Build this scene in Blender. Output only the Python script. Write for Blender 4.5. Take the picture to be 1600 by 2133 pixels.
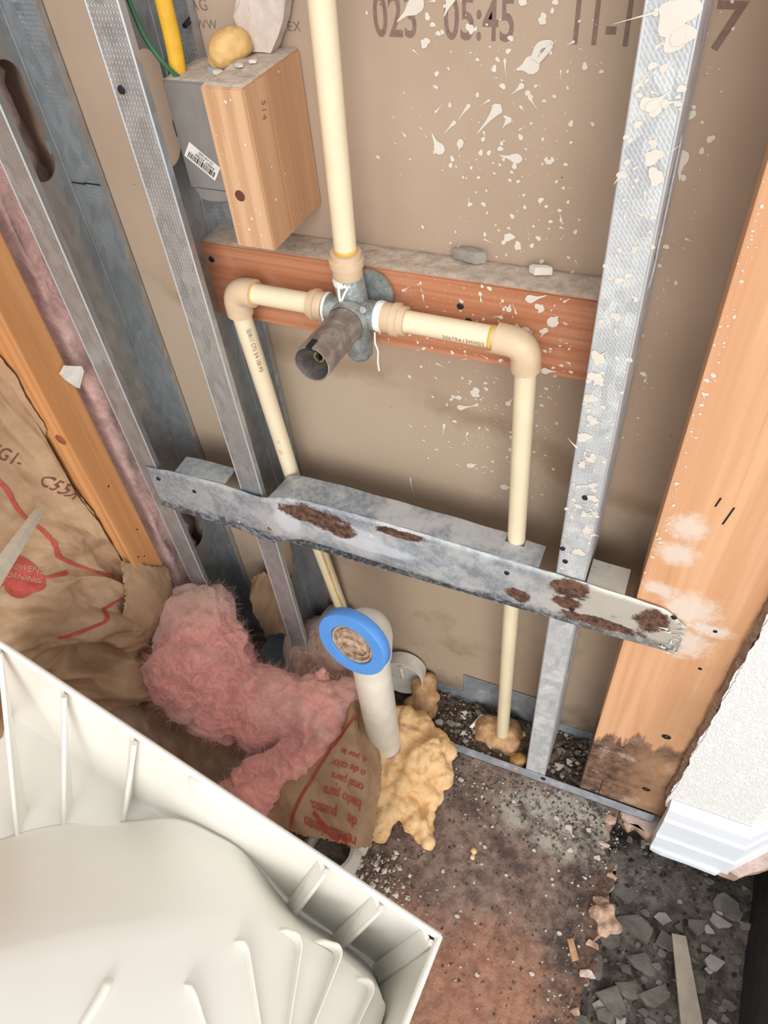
import bpy, bmesh, math, random
import numpy as np
from mathutils import Vector, Matrix, noise as mnoise
from mathutils.bvhtree import BVHTree

for o in list(bpy.data.objects): bpy.data.objects.remove(o)
random.seed(7); rng = np.random.default_rng(7)
S = bpy.context.scene
COL = S.collection

# ------------------------------------------------------------------ camera
cam_d = bpy.data.cameras.new('camera'); cam = bpy.data.objects.new('camera', cam_d); COL.objects.link(cam)
cam_d.sensor_fit = 'HORIZONTAL'; cam_d.sensor_width = 36.0
cam_d.lens = 36.0*1536.24/1600.0; cam_d.clip_start = .01; cam_d.clip_end = 60
cx = Vector((0.91751154, 0.38988534, -0.07849839))
cy = Vector((0.2418128, -0.70358793, -0.66819951))
cz = Vector((-0.31575172, 0.59409885, -0.73982931))
cam.matrix_world = Matrix(((cx.x, -cy.x, -cz.x, 0.0), (cx.y, -cy.y, -cz.y, -0.508),
                           (cx.z, -cy.z, -cz.z, 1.18), (0, 0, 0, 1)))
S.camera = cam

# ------------------------------------------------------------------ light
W = bpy.data.worlds.new('world'); S.world = W; W.use_nodes = True
bg = W.node_tree.nodes['Background']; bg.inputs[0].default_value = (.95, .975, 1.0, 1); bg.inputs[1].default_value = 1.12
sd = bpy.data.lights.new('daylight', 'SUN'); sd.energy = 1.65; sd.angle = math.radians(34); sd.color = (1, .985, .965)
so = bpy.data.objects.new('daylight', sd); COL.objects.link(so)
so.rotation_euler = Vector((-.36, .84, -.40)).to_track_quat('-Z', 'Y').to_euler()
S.view_settings.view_transform = 'Standard'; S.view_settings.look = 'None'
S.view_settings.exposure = 0.27; S.view_settings.gamma = 1.0; S.view_settings.use_curve_mapping = False

# ------------------------------------------------------------------ helpers
def lin(r, g, b):
    f = lambda c: ((c/255+.055)/1.055)**2.4 if c > 10 else c/255/12.92
    return (f(r), f(g), f(b), 1)

class NT:
    def __init__(s, name, rough=.6, metal=0.0, spec=.5):
        s.m = bpy.data.materials.new(name); s.m.use_nodes = True; s.t = s.m.node_tree
        s.b = s.t.nodes['Principled BSDF']; s.b.inputs['Roughness'].default_value = rough
        s.b.inputs['Metallic'].default_value = metal
        s.b.inputs['Specular IOR Level'].default_value = spec
        s.tc = s.n('ShaderNodeTexCoord'); s.co = s.tc.outputs['Object']
    def n(s, t): return s.t.nodes.new(t)
    def l(s, a, b): s.t.links.new(a, b)
    def put(s, sock, v):
        if hasattr(v, 'is_output') or isinstance(v, bpy.types.NodeSocket): s.l(v, sock)
        else: sock.default_value = v
    def map(s, scale=(1, 1, 1), rot=(0, 0, 0), loc=(0, 0, 0), co=None):
        m = s.n('ShaderNodeMapping'); s.l(co or s.co, m.inputs[0])
        m.inputs['Scale'].default_value = scale; m.inputs['Rotation'].default_value = rot; m.inputs['Location'].default_value = loc
        return m.outputs[0]
    def noise(s, scale, detail=4, rough=.55, co=None, dist=0.0):
        k = s.n('ShaderNodeTexNoise'); s.l(co or s.co, k.inputs['Vector'])
        k.inputs['Scale'].default_value = scale; k.inputs['Detail'].default_value = detail
        k.inputs['Roughness'].default_value = rough; k.inputs['Distortion'].default_value = dist
        return k.outputs[0]
    def vor(s, scale, feat='F1', out=0, co=None, rand=1.0):
        k = s.n('ShaderNodeTexVoronoi'); k.feature = feat; s.l(co or s.co, k.inputs['Vector'])
        k.inputs['Scale'].default_value = scale; k.inputs['Randomness'].default_value = rand
        return k.outputs[out]
    def math(s, op, a, b=0.0, c=0.0, clamp=False):
        k = s.n('ShaderNodeMath'); k.operation = op; k.use_clamp = clamp
        for i, v in enumerate((a, b, c)): s.put(k.inputs[i], v)
        return k.outputs[0]
    def ramp(s, v, lo, hi, a=0.0, b=1.0):
        k = s.n('ShaderNodeMapRange'); k.interpolation_type = 'SMOOTHSTEP'; k.clamp = True
        s.put(k.inputs[0], v)
        for i, q in enumerate((lo, hi, a, b)): k.inputs[i+1].default_value = q
        return k.outputs[0]
    def mix(s, f, a, b, mode='MIX'):
        k = s.n('ShaderNodeMix'); k.data_type = 'RGBA'; k.blend_type = mode
        s.put(k.inputs[0], f); s.put(k.inputs[6], a); s.put(k.inputs[7], b)
        return k.outputs[2]
    def xyz(s, co=None):
        k = s.n('ShaderNodeSeparateXYZ'); s.l(co or s.co, k.inputs[0]); return k.outputs
    def ell(s, c, r, nz=None, amt=.5, axes=(0, 2), soft=.35):
        """mask of an ellipse in two object axes, ragged by a noise"""
        x = s.xyz(); d = None
        for ax, cc, rr in zip(axes, c, r):
            q = s.math('DIVIDE', s.math('SUBTRACT', x[ax], cc), rr); q = s.math('MULTIPLY', q, q)
            d = q if d is None else s.math('ADD', d, q)
        d = s.math('SQRT', d)
        if nz is not None: d = s.math('ADD', d, s.math('MULTIPLY', s.math('SUBTRACT', nz, .5), amt*2))
        return s.ramp(d, 1-soft, 1+soft*.4, 1, 0)
    def color(s, v): s.put(s.b.inputs['Base Color'], v); return s
    def rough(s, v): s.put(s.b.inputs['Roughness'], v); return s
    def bump(s, h, dist=.001, strength=1.0, prev=None):
        k = s.n('ShaderNodeBump'); s.put(k.inputs['Height'], h); k.inputs['Distance'].default_value = dist
        k.inputs['Strength'].default_value = strength
        if prev: s.l(prev, k.inputs['Normal'])
        s.l(k.outputs[0], s.b.inputs['Normal']); return k.outputs[0]

def plain(name, rgb, rough=.6, metal=0.0, var=.12, scale=40, bump=0.0, bscale=200):
    t = NT(name, rough, metal); c = lin(*rgb)
    d = tuple(x*(1-var*2) for x in c[:3])+(1,)
    t.color(t.mix(t.ramp(t.noise(scale), .3, .7), d, c))
    if bump: t.bump(t.noise(bscale, 3), bump)
    return t.m

def tag(o, label=None, cat=None, group=None, kind=None):
    if label: o['label'] = label
    if cat: o['category'] = cat
    if group: o['group'] = group
    if kind: o['kind'] = kind
    return o

def mesh(name, v, f, mat=None, parent=None, smooth=False):
    me = bpy.data.meshes.new(name); me.from_pydata([tuple(map(float, p)) for p in v], [], [tuple(map(int, q)) for q in f]); me.update()
    return link(name, me, mat, parent, smooth)

def link(name, me, mat=None, parent=None, smooth=False):
    o = bpy.data.objects.new(name, me); COL.objects.link(o)
    for m in (mat if isinstance(mat, (list, tuple)) else [mat]):
        if m: me.materials.append(m)
    if parent: o.parent = parent
    if smooth: me.polygons.foreach_set('use_smooth', [True]*len(me.polygons))
    return o

def from_bm(name, bm, mat=None, parent=None, smooth=False):
    bmesh.ops.recalc_face_normals(bm, faces=bm.faces)
    me = bpy.data.meshes.new(name); bm.to_mesh(me); bm.free()
    return link(name, me, mat, parent, smooth)

def empty(name, loc=(0, 0, 0)):
    o = bpy.data.objects.new(name, None); COL.objects.link(o); o.empty_display_size = .01
    return o

def bbox_bm(bm, x0, x1, y0, y1, z0, z1):
    r = bmesh.ops.create_cube(bm, size=1)
    for v in r['verts']:
        v.co = Vector((x0+(v.co.x+.5)*(x1-x0), y0+(v.co.y+.5)*(y1-y0), z0+(v.co.z+.5)*(z1-z0)))
    return r['verts']

def box(name, x0, x1, y0, y1, z0, z1, mat, parent=None, bev=0.0, seg=2):
    bm = bmesh.new(); bbox_bm(bm, x0, x1, y0, y1, z0, z1)
    if bev: bmesh.ops.bevel(bm, geom=list(bm.edges), offset=bev, segments=seg, affect='EDGES', profile=.7)
    return from_bm(name, bm, mat, parent)

def frame(axis):
    a = Vector(axis).normalized(); u = a.orthogonal().normalized(); return u, a.cross(u), a

def lathe(name, prof, origin, axis, mat, parent=None, seg=32, smooth=True, closed=False):
    """prof: (radius, distance along axis)"""
    u, w, a = frame(axis); O = Vector(origin); v = []; f = []
    for r, h in prof:
        for i in range(seg):
            t = 2*math.pi*i/seg; v.append(O+a*h+(u*math.cos(t)+w*math.sin(t))*max(r, 1e-5))
    n = len(prof)
    for j in range(n-1 if not closed else n):
        k = (j+1) % n
        for i in range(seg):
            i2 = (i+1) % seg; f.append((j*seg+i, j*seg+i2, k*seg+i2, k*seg+i))
    o = mesh(name, v, f, mat, parent, smooth)
    if smooth: sharp(o)
    return o

def sharp(o, ang=40):
    me = o.data; bm = bmesh.new(); bm.from_mesh(me)
    bmesh.ops.recalc_face_normals(bm, faces=bm.faces)
    for e in bm.edges:
        if len(e.link_faces) == 2 and e.calc_face_angle(0) > math.radians(ang): e.smooth = False
    bm.to_mesh(me); bm.free()

def smooth_path(pts, n=8):
    P = [Vector(p) for p in pts]; out = []
    for i in range(len(P)-1):
        a, b, c, d = P[max(i-1, 0)], P[i], P[i+1], P[min(i+2, len(P)-1)]
        for k in range(n):
            t = k/n
            out.append(.5*((2*b)+(c-a)*t+(2*a-5*b+4*c-d)*t*t+(3*b-a-3*c+d)*t**3))
    out.append(P[-1]); return out

def tube(name, pts, r, mat, parent=None, seg=20, caps=True, flat=None):
    P = [Vector(p) for p in pts]; v = []; f = []
    T = [(P[min(i+1, len(P)-1)]-P[max(i-1, 0)]).normalized() for i in range(len(P))]
    u = T[0].orthogonal().normalized()
    for i, p in enumerate(P):
        u = (u-T[i]*u.dot(T[i])).normalized(); w = T[i].cross(u)
        rr = r[i] if isinstance(r, (list, tuple)) else r
        for k in range(seg):
            a = 2*math.pi*k/seg; v.append(p+(u*math.cos(a)+w*math.sin(a)*(flat or 1))*rr)
    for i in range(len(P)-1):
        for k in range(seg):
            k2 = (k+1) % seg; f.append((i*seg+k, i*seg+k2, (i+1)*seg+k2, (i+1)*seg+k))
    if caps:
        f.append(tuple(range(seg))[::-1]); f.append(tuple((len(P)-1)*seg+k for k in range(seg)))
    o = mesh(name, v, f, mat, parent, True); sharp(o, 50); return o

def arc(corner, d1, d2, r, n=8):
    """rounded corner: from corner+d1*r to corner+d2*r"""
    c = Vector(corner); a = c+Vector(d1).normalized()*r; b = c+Vector(d2).normalized()*r
    return [(1-t)**2*a+2*t*(1-t)*c+t*t*b for t in [i/n for i in range(n+1)]]

# value noise in numpy
def _h(i, j, k):
    n = np.sin(i*127.1+j*311.7+k*74.7)*43758.5453; return n-np.floor(n)
def vn(P):
    P = np.asarray(P, float); I = np.floor(P); F = P-I; F = F*F*(3-2*F); out = 0
    for a in (0, 1):
        for b in (0, 1):
            for c in (0, 1):
                w = (F[..., 0] if a else 1-F[..., 0])*(F[..., 1] if b else 1-F[..., 1])*(F[..., 2] if c else 1-F[..., 2])
                out = out+w*_h(I[..., 0]+a, I[..., 1]+b, I[..., 2]+c)
    return out*2-1
def fbm(P, o=4, g=.5):
    s = 0; a = 1.0
    for i in range(o): s = s+a*vn(np.asarray(P)*2**i+17.3*i); a *= g
    return s
def ridge(P, o=3):
    s = 0; a = 1.0
    for i in range(o): s = s+a*(1-2*np.abs(vn(np.asarray(P)*2**i+9.1*i))); a *= .5
    return s

def blob(name, balls, vox, disp, mat, parent=None, smooth=True):
    """balls (x,y,z,r[,sx,sy,sz]) fused by voxel remesh, then pushed along the normals by disp(P, N)"""
    bm = bmesh.new()
    for b in balls:
        s = b[4:7] if len(b) > 4 else (1, 1, 1)
        bmesh.ops.create_icosphere(bm, subdivisions=3, radius=b[3], matrix=Matrix.Translation(b[:3]) @ Matrix.Diagonal((*s, 1)))
    me = bpy.data.meshes.new(name); bm.to_mesh(me); bm.free()
    t = bpy.data.objects.new('tmp', me); COL.objects.link(t)
    m = t.modifiers.new('r', 'REMESH'); m.mode = 'VOXEL'; m.voxel_size = vox
    q = t.modifiers.new('s', 'SMOOTH'); q.iterations = 2; q.factor = .5
    dg = bpy.context.evaluated_depsgraph_get()
    me2 = bpy.data.meshes.new_from_object(t.evaluated_get(dg)); me2.name = name
    bpy.data.objects.remove(t); bpy.data.meshes.remove(me)
    me2.materials.clear()
    displace(me2, disp)
    return link(name, me2, mat, parent, smooth)

def displace(me, disp):
    n = len(me.vertices); P = np.empty(n*3); N = np.empty(n*3)
    me.vertices.foreach_get('co', P); me.vertex_normals.foreach_get('vector', N)
    P = P.reshape(-1, 3); N = N.reshape(-1, 3)
    P = P+N*np.asarray(disp(P, N))[:, None]
    me.vertices.foreach_set('co', P.ravel()); me.update()

def catmull(grid, nu, nv):
    """interpolate a control grid (rows x cols x 3) to nu x nv points"""
    G = np.asarray(grid, float)
    def one(G, n):
        k = len(G); t = np.linspace(0, k-1-1e-9, n); i = np.floor(t).astype(int); f = (t-i)[:, None, None]
        a, b, c, d = G[np.clip(i-1, 0, k-1)], G[i], G[np.clip(i+1, 0, k-1)], G[np.clip(i+2, 0, k-1)]
        return .5*(2*b+(c-a)*f+(2*a-5*b+4*c-d)*f**2+(3*b-a-3*c+d)*f**3)
    H = one(G, nu); return one(H.transpose(1, 0, 2), nv).transpose(1, 0, 2)

def crumple(P, lam, amp, seed, k=5):
    """sharp-creased paper relief"""
    r = np.random.default_rng(seed); s = np.zeros(P.shape[:-1])
    Wp = P+np.stack([vn(P/(lam*.9)+r.random()*50) for _ in range(3)], -1)*lam*.45
    for i in range(k):
        d = r.normal(size=3); d /= np.linalg.norm(d); L = lam*(.7+r.random()*1.3)
        x = Wp@d/L+r.random(); x = x-np.floor(x); s += (np.abs(2*x-1)-.5)*L/lam*(.5+.5*vn(P/(lam*2)+r.random()*30))
    return s*amp

def facet(U, V, cell, seed):
    # piecewise planar relief: random heights on a warped triangular lattice, with sharp creases
    Z = np.zeros_like(U); P = np.stack([U, V, Z+seed], -1)
    u = (U+.55*cell*vn(P/cell*.6))/cell; v = (V+.55*cell*vn(P/cell*.6+31))/cell
    u, v = u+v*.5, v*.9; i, j = np.floor(u), np.floor(v); a, b = u-i, v-j
    h = lambda i, j: _h(i, j, seed*1.7)*2-1
    lo = h(i, j)*(1-a-b)+h(i+1, j)*a+h(i, j+1)*b; hi = h(i+1, j+1)*(a+b-1)+h(i+1, j)*(1-b)+h(i, j+1)*(1-a)
    return np.where(a+b < 1, lo, hi)

def sheet(name, grid, nu, nv, mat, parent=None, lam=.06, amp=.006, seed=1, thick=.0008, rag=0.0, relief=None):
    V = catmull(grid, nu, nv)
    du = np.gradient(V, axis=0); dv = np.gradient(V, axis=1); N = np.cross(du, dv); N /= np.linalg.norm(N, axis=-1, keepdims=True)+1e-12
    L1 = np.linalg.norm(np.diff(V, axis=0), axis=-1).sum(0).mean(); L2 = np.linalg.norm(np.diff(V, axis=1), axis=-1).sum(1).mean()
    UU, VV = np.meshgrid(np.linspace(0, L1, nu), np.linspace(0, L2, nv), indexing='ij')
    h = amp*(1.3*facet(UU, VV, lam, seed)+.45*facet(UU, VV, lam*.42, seed+3)+.15*facet(UU, VV, lam*.2, seed+6))
    if relief is not None: h = h+relief(V, UU, VV)
    V = V+N*h[..., None]
    if rag:
        for sl in ((0, slice(None)), (-1, slice(None)), (slice(None), 0), (slice(None), -1)):
            V[sl] += rng.normal(size=V[sl].shape)*rag
    v = V.reshape(-1, 3); f = [(i*nv+j, i*nv+j+1, (i+1)*nv+j+1, (i+1)*nv+j) for i in range(nu-1) for j in range(nv-1)]
    o = mesh(name, v, f, mat, parent, True)
    m = o.modifiers.new('thick', 'SOLIDIFY'); m.thickness = thick
    return o

def bvh(o):
    me = o.data; return BVHTree.FromPolygons([v.co[:] for v in me.vertices], [p.vertices[:] for p in me.polygons])

def decal(name, v2, f, O, ax, ay, mat, parent=None, tree=None, off=.0006, cast=.2):
    O = Vector(O); ax = Vector(ax).normalized(); ay = Vector(ay).normalized(); n = ax.cross(ay); V = []
    for w_ in v2:
        p = O+ax*w_[0]+ay*w_[1]; eo = w_[2] if len(w_) > 2 else 0.0
        if tree:
            h = tree.ray_cast(p+n*cast, -n)
            if h[0] is None: h = tree.find_nearest(p)
            q = h[0]; nn = h[1]
            if nn.dot(n) < 0: nn = -nn
            V.append(q+nn*(off+eo))
        else: V.append(p+n*(off+eo))
    return mesh(name, V, f, mat, parent)

def text2d(s, size, spacing=1.0, sx=1.0, bold=0.0, cut=0):
    c = bpy.data.curves.new('t', 'FONT'); c.body = s; c.size = size; c.space_character = spacing; c.offset = bold
    o = bpy.data.objects.new('t', c); COL.objects.link(o)
    dg = bpy.context.evaluated_depsgraph_get(); me = o.evaluated_get(dg).to_mesh()
    bm = bmesh.new(); bm.from_mesh(me)
    bmesh.ops.triangulate(bm, faces=bm.faces)
    if cut: bmesh.ops.subdivide_edges(bm, edges=bm.edges, cuts=cut, use_grid_fill=True)
    v = [(p.co.x*sx, p.co.y) for p in bm.verts]; bm.verts.index_update(); f = [[q.index for q in p.verts] for p in bm.faces]
    bm.free(); bpy.data.objects.remove(o); bpy.data.curves.remove(c)
    return v, f

def ribbon2d(pts, w, n=10, o=0.0):
    P = [p for p in smooth_path([(x, y, 0) for x, y in pts], n)]; v = []; f = []
    for i, p in enumerate(P):
        t = (P[min(i+1, len(P)-1)]-P[max(i-1, 0)]).normalized(); q = Vector((-t.y, t.x, 0))*w/2
        v += [((p+q).x, (p+q).y, o), ((p-q).x, (p-q).y, o)]
        if i: f.append((2*i-2, 2*i-1, 2*i+1, 2*i))
    return v, f

def splat2d(x, y, r, tail=0.0, ang=0.0, n=14, seed=0, off=None):
    """irregular paint drop; with a tail it is a drawn-out tear, each at its own tiny film height"""
    q = random.Random(seed); o = q.uniform(0, .00035) if off is None else off; ph = q.random()*6.28
    if tail <= 0:
        v = [(x, y, o)]
        for i in range(n):
            a = 2*math.pi*i/n; rr = r*(1+.2*math.sin(2*a+ph)+.13*math.sin(3*a+2*ph)+(.1*math.sin(5*a+ph) if r > .003 else 0)+q.uniform(-.03, .03))
            v.append((x+rr*math.cos(a), y+rr*math.sin(a), o))
        return v, [(0, 1+i, 1+(i+1) % n) for i in range(n)]
    L = r+tail; m = max(7, n//2); v = []; f = []; cv = q.uniform(-.35, .35)/max(L, 1e-6)*.5; el = q.uniform(1, 1.5)
    for i in range(m+1):
        t = i/m; px = -r*el+(L+r*el)*t
        w = math.sqrt(max(0, 1-(px/(r*el))**2))*r if px < r*.55*el else 0
        if px >= r*.55*el:
            k = (px-r*.55*el)/max(1e-9, L-r*.55*el); w = r*(.66*(1-k)**3+.17*(1-k**8))
        w *= 1+q.uniform(-.07, .07); py = cv*max(0, px)**2
        for sg in (1, -1):
            X, Y = px, py+sg*w; v.append((x+X*math.cos(ang)-Y*math.sin(ang), y+X*math.sin(ang)+Y*math.cos(ang), o))
        if i: f.append((2*i-2, 2*i-1, 2*i+1, 2*i))
    return v, f

def merge2d(parts):
    V = []; F = []
    for v, f in parts:
        b = len(V); V += v; F += [tuple(i+b for i in q) for q in f]
    return V, F

def hull(name, pts, mat, parent=None):
    bm = bmesh.new()
    for p in pts: bm.verts.new(p)
    r = bmesh.ops.convex_hull(bm, input=bm.verts)
    bmesh.ops.delete(bm, geom=[e for e in r['geom_interior'] if isinstance(e, bmesh.types.BMVert)], context='VERTS')
    return from_bm(name, bm, mat, parent)

def chunk_pts(r, flat, q, n=11):
    out = []
    for i in range(n):
        a = q.uniform(0, 6.28); k = r*q.uniform(.6, 1.1)
        for s in (-1, 1): out.append((k*math.cos(a), k*math.sin(a)*.75, s*r*flat*q.uniform(.6, 1)))
    return out

# ------------------------------------------------------------------ materials
def mat_drywall():
    t = NT('drywall_paper', .9, 0, .2)
    x = t.xyz(); nz = t.noise(14, 5); n2 = t.noise(3.5, 4)
    c = t.mix(t.ramp(n2, .3, .7), lin(166, 144, 124), lin(180, 158, 138))
    wav = t.math('ADD', x[2], t.math('MULTIPLY', t.math('SUBTRACT', t.noise(6, 5), .5), .14))
    wav = t.math('ADD', wav, t.math('MULTIPLY', x[0], .28))
    ring = t.math('MULTIPLY', t.ramp(wav, .545, .57), t.ramp(wav, .57, .60, 1, 0))
    ring = t.math('MULTIPLY', ring, t.ramp(nz, .3, .55))
    below = t.ramp(wav, .555, .60, 1, 0)
    c = t.mix(t.math('MULTIPLY', below, .5), c, lin(172, 156, 134))
    c = t.mix(t.math('MULTIPLY', ring, .5), c, lin(128, 98, 70))
    stain = t.math('MULTIPLY', t.ramp(x[2], .05, .6, 1, 0), t.ramp(t.noise(9, 6, .65), .52, .7))
    c = t.mix(t.math('MULTIPLY', stain, .45), c, lin(112, 92, 70))
    mold = t.math('MULTIPLY', t.ramp(x[2], .0, .05, 1, 0), t.ramp(nz, .4, .6))
    c = t.mix(t.math('MULTIPLY', mold, .6), c, lin(70, 58, 48))
    dots = t.ramp(t.vor(60), .03, .045, 1, 0)
    c = t.mix(t.math('MULTIPLY', dots, t.math('GREATER_THAN', t.noise(30, 0), .62)), c, lin(84, 64, 50))
    t.color(c); t.bump(t.noise(600, 2), .0002, .5); return t.m
M_DRY = mat_drywall()

def mat_wood(name, a, b, dark, axis=2, freq=90, rot_wet=False, dirt=0.0, ring=0.0):
    t = NT(name, .62, 0, .35)
    sc = [freq]*3; sc[axis] = freq*.035
    co = t.map(tuple(sc)); g = t.noise(1.0, 5, .6, co, .6)
    sc2 = [freq*3.2]*3; sc2[axis] = freq*.05
    g2 = t.noise(1.0, 3, .6, t.map(tuple(sc2)))
    sc3 = [14]*3; sc3[axis] = 1.1
    w = t.n('ShaderNodeTexWave'); w.wave_type = 'BANDS'; w.bands_direction = 'X' if axis != 0 else 'Z'
    t.l(t.map(tuple(sc3)), w.inputs[0]); w.inputs['Scale'].default_value = 1.7; w.inputs['Distortion'].default_value = 5.5
    w.inputs['Detail'].default_value = 2; w.inputs['Detail Scale'].default_value = .8
    c = t.mix(t.ramp(g, .35, .68), lin(*a), lin(*b))
    c = t.mix(t.math('MULTIPLY', t.ramp(w.outputs[1], .55, .95), (.12 if rot_wet else .35)+ring), c, lin(*dark))
    c = t.mix(t.math('MULTIPLY', t.ramp(g2, .56, .72), .4), c, lin(*dark))
    if dirt:
        d = t.ramp(t.noise(22, 6, .65), .55, .72); c = t.mix(t.math('MULTIPLY', d, dirt), c, lin(205, 190, 175))
    if rot_wet:
        x = t.xyz(); nz = t.noise(26, 5, .6, t.map((1.4, 1, .22))); nb = t.noise(60, 6, .7)
        hgt = t.math('ADD', x[2], t.math('MULTIPLY', t.math('SUBTRACT', nz, .5), .22))
        hgt = t.math('SUBTRACT', hgt, t.math('MULTIPLY', t.math('SUBTRACT', x[0], .06), .55))
        wet = t.ramp(hgt, .185, .205, 1, 0)
        rotc = t.mix(t.ramp(nb, .35, .65), lin(78, 58, 48), lin(134, 102, 80))
        rotc = t.mix(t.ramp(t.noise(38, 4), .6, .68), rotc, lin(60, 48, 44))
        rotc = t.mix(t.math('MULTIPLY', t.ramp(t.noise(17, 6, .7), .55, .66), .7), rotc, lin(188, 170, 155))
        c = t.mix(wet, c, rotc)
        dirtm = t.math('MULTIPLY', t.ramp(x[0], .055, .12), t.ramp(x[2], .6, .38))
        dirtm = t.math('MULTIPLY', dirtm, t.ramp(t.noise(8, 5), .3, .6))
        c = t.mix(t.math('MULTIPLY', dirtm, .75), c, lin(176, 135, 100))
        for cc, rr in (((.047, .64), (.018, .02)), ((.045, .60), (.02, .018)), ((.075, .52), (.03, .03)), ((.1, .495), (.025, .012)), ((.08, .46), (.03, .03)), ((.04, .54), (.02, .012))):
            mk = t.ell(cc, rr, t.noise(90, 5, .75), .9, soft=.6); c = t.mix(t.math('MULTIPLY', mk, .7), c, lin(222, 212, 200))
        t.rough(t.ramp(wet, 0, 1, .5, .85))
    t.color(c); t.bump(t.math('ADD', g, g2), .0004, .6); return t.m
M_POST = mat_wood('post_wood', (206, 154, 114), (218, 170, 130), (190, 132, 92), 2, 60, True)
M_PLANK = mat_wood('plank_wood', (172, 110, 76), (190, 130, 96), (152, 94, 62), 0, 60, False, .18)
M_BLOCK = mat_wood('block_wood', (192, 148, 110), (206, 166, 130), (166, 118, 82), 2, 110)
M_LSTUD = mat_wood('stud_wood', (190, 130, 80), (204, 146, 94), (160, 100, 58), 2, 70)
def mat_dust(name, a=(196, 180, 164), b=(170, 153, 138)):
    t = NT(name, .95, 0, .1); c = t.mix(t.ramp(t.noise(120, 6, .7), .35, .7), lin(*a), lin(*b))
    c = t.mix(t.math('MULTIPLY', t.ramp(t.noise(420, 3, .6), .64, .72), .6), c, lin(*[k*.66 for k in b])); t.color(c)
    t.bump(t.noise(260, 5, .7), .0012); return t.m
M_DUST = mat_dust('grey_dust')

def mat_galv(name, knurl=False, dirty=0.0, base=(196, 200, 202), rough=.34, metal=.72):
    t = NT(name, rough, metal); sp = t.vor(130, 'F1', 1, t.map((1, 1, .5)))
    v = t.n('ShaderNodeRGBToBW'); t.l(sp, v.inputs[0])
    b = lin(*base); d = tuple(k*.72 for k in b[:3])+(1,)
    c = t.mix(v.outputs[0], d, b)
    c = t.mix(t.math('MULTIPLY', t.ramp(t.noise(5, 4, .6, t.map((1, 1, .3))), .45, .7), .35), c, lin(128, 130, 130))
    if dirty:
        dm = t.ramp(t.noise(24, 6, .7), .48, .66); c = t.mix(t.math('MULTIPLY', dm, dirty), c, lin(206, 204, 198))
        t.put(t.b.inputs['Metallic'], t.math('SUBTRACT', metal, t.math('MULTIPLY', dm, dirty*.7)))
    t.rough(t.ramp(t.noise(40, 4), .3, .7, rough-.06, rough+.12))
    t.color(c)
    if knurl:
        x = t.xyz()
        k = t.math('MULTIPLY', t.math('SINE', t.math('MULTIPLY', x[0], 2*math.pi/.0032)), t.math('SINE', t.math('MULTIPLY', x[2], 2*math.pi/.0042)))
        rib = t.math('SINE', t.math('MULTIPLY', x[0], 2*math.pi/.0032))
        t.bump(t.math('ADD', k, t.math('MULTIPLY', rib, .5)),   .00026, .55)
    else: t.bump(t.noise(9, 2, .5, t.map((1, 1, .15))), .003, .25)
    return t.m
M_EDGE = plain('fold_highlight_steel', (214, 218, 220), .3, .6, .03); M_GALV = mat_galv('galvanised_steel'); M_KNURL = mat_galv('knurled_steel', True)  # fold edges get a paler steel, their highlight put into the colour
M_KNURL_P = mat_galv('knurled_steel_overspray', True, .6, (206, 209, 209), .55, .3)
M_WEB_P = mat_galv('steel_overspray', False, .8, (200, 202, 202), .6, .3)
M_TRACK = mat_galv('track_steel', False, .35, (188, 196, 206), .45, .5)

def mat_bar():
    t = NT('corroded_steel', .5, .6); x = t.xyz(); nz = t.noise(45, 6, .7); n2 = t.noise(140, 5, .7)
    c = t.mix(t.ramp(n2, .35, .65), lin(136, 142, 148), lin(168, 174, 179))
    r = x[0]
    wt = t.math('MULTIPLY', t.ramp(t.noise(16, 6, .7), .42, .6), t.ramp(r, -.62, -.40, .25, 1.0))
    c = t.mix(t.math('MULTIPLY', wt, .75), c, lin(205, 206, 204))
    c = t.mix(t.math('MULTIPLY', t.ramp(r, -.12, .0), t.ramp(nz, .3, .5)), c, lin(200, 194, 180))
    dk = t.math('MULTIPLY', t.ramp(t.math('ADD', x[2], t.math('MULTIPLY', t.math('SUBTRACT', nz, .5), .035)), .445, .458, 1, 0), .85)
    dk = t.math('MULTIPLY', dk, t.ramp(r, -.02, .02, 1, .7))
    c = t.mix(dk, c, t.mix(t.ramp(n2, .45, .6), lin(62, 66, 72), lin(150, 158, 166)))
    front = t.math('LESS_THAN', x[1], .006)
    for cc, rr in (((-.405, .495), (.02, .03)), ((-.29, .48), (.06, .012)), ((-.32, .493), (.05, .018))):
        c = t.mix(t.math('MULTIPLY', t.ell(cc, rr, nz, .5), .8), c, lin(216, 220, 226))
    rust = None
    for cc, rr in (((-.368, .511), (.046, .019)), ((-.335, .497), (.028, .016)), ((-.25, .519), (.036, .008)), ((-.105, .466), (.015, .012)), ((-.048, .503), (.022, .017)),
                   ((-.05, .478), (.018, .012)), ((-.010, .457), (.046, .011)), ((.044, .488), (.021, .022))):
        m = t.ell(cc, rr, nz, .8, soft=.2); rust = m if rust is None else t.math('MAXIMUM', rust, m)
    rust = t.math('MULTIPLY', rust, front)
    rc = t.mix(t.ramp(n2, .38, .62), lin(58, 40, 33), lin(112, 78, 60))
    c = t.mix(rust, c, rc)
    t.color(c); t.put(t.b.inputs['Metallic'], t.math('MULTIPLY', t.math('SUBTRACT', 1.0, rust), .35))
    t.rough(t.ramp(rust, 0, 1, .5, .95)); t.bump(t.math('ADD', n2, t.math('MULTIPLY', rust, n2)), .0009, .7); return t.m
M_BAR = mat_bar()
M_CPVC = plain('cpvc_cream', (232, 215, 182), .38, 0, .03, 20); M_CPVC_Y = plain('cpvc_glue', (232, 190, 96), .4)
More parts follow.
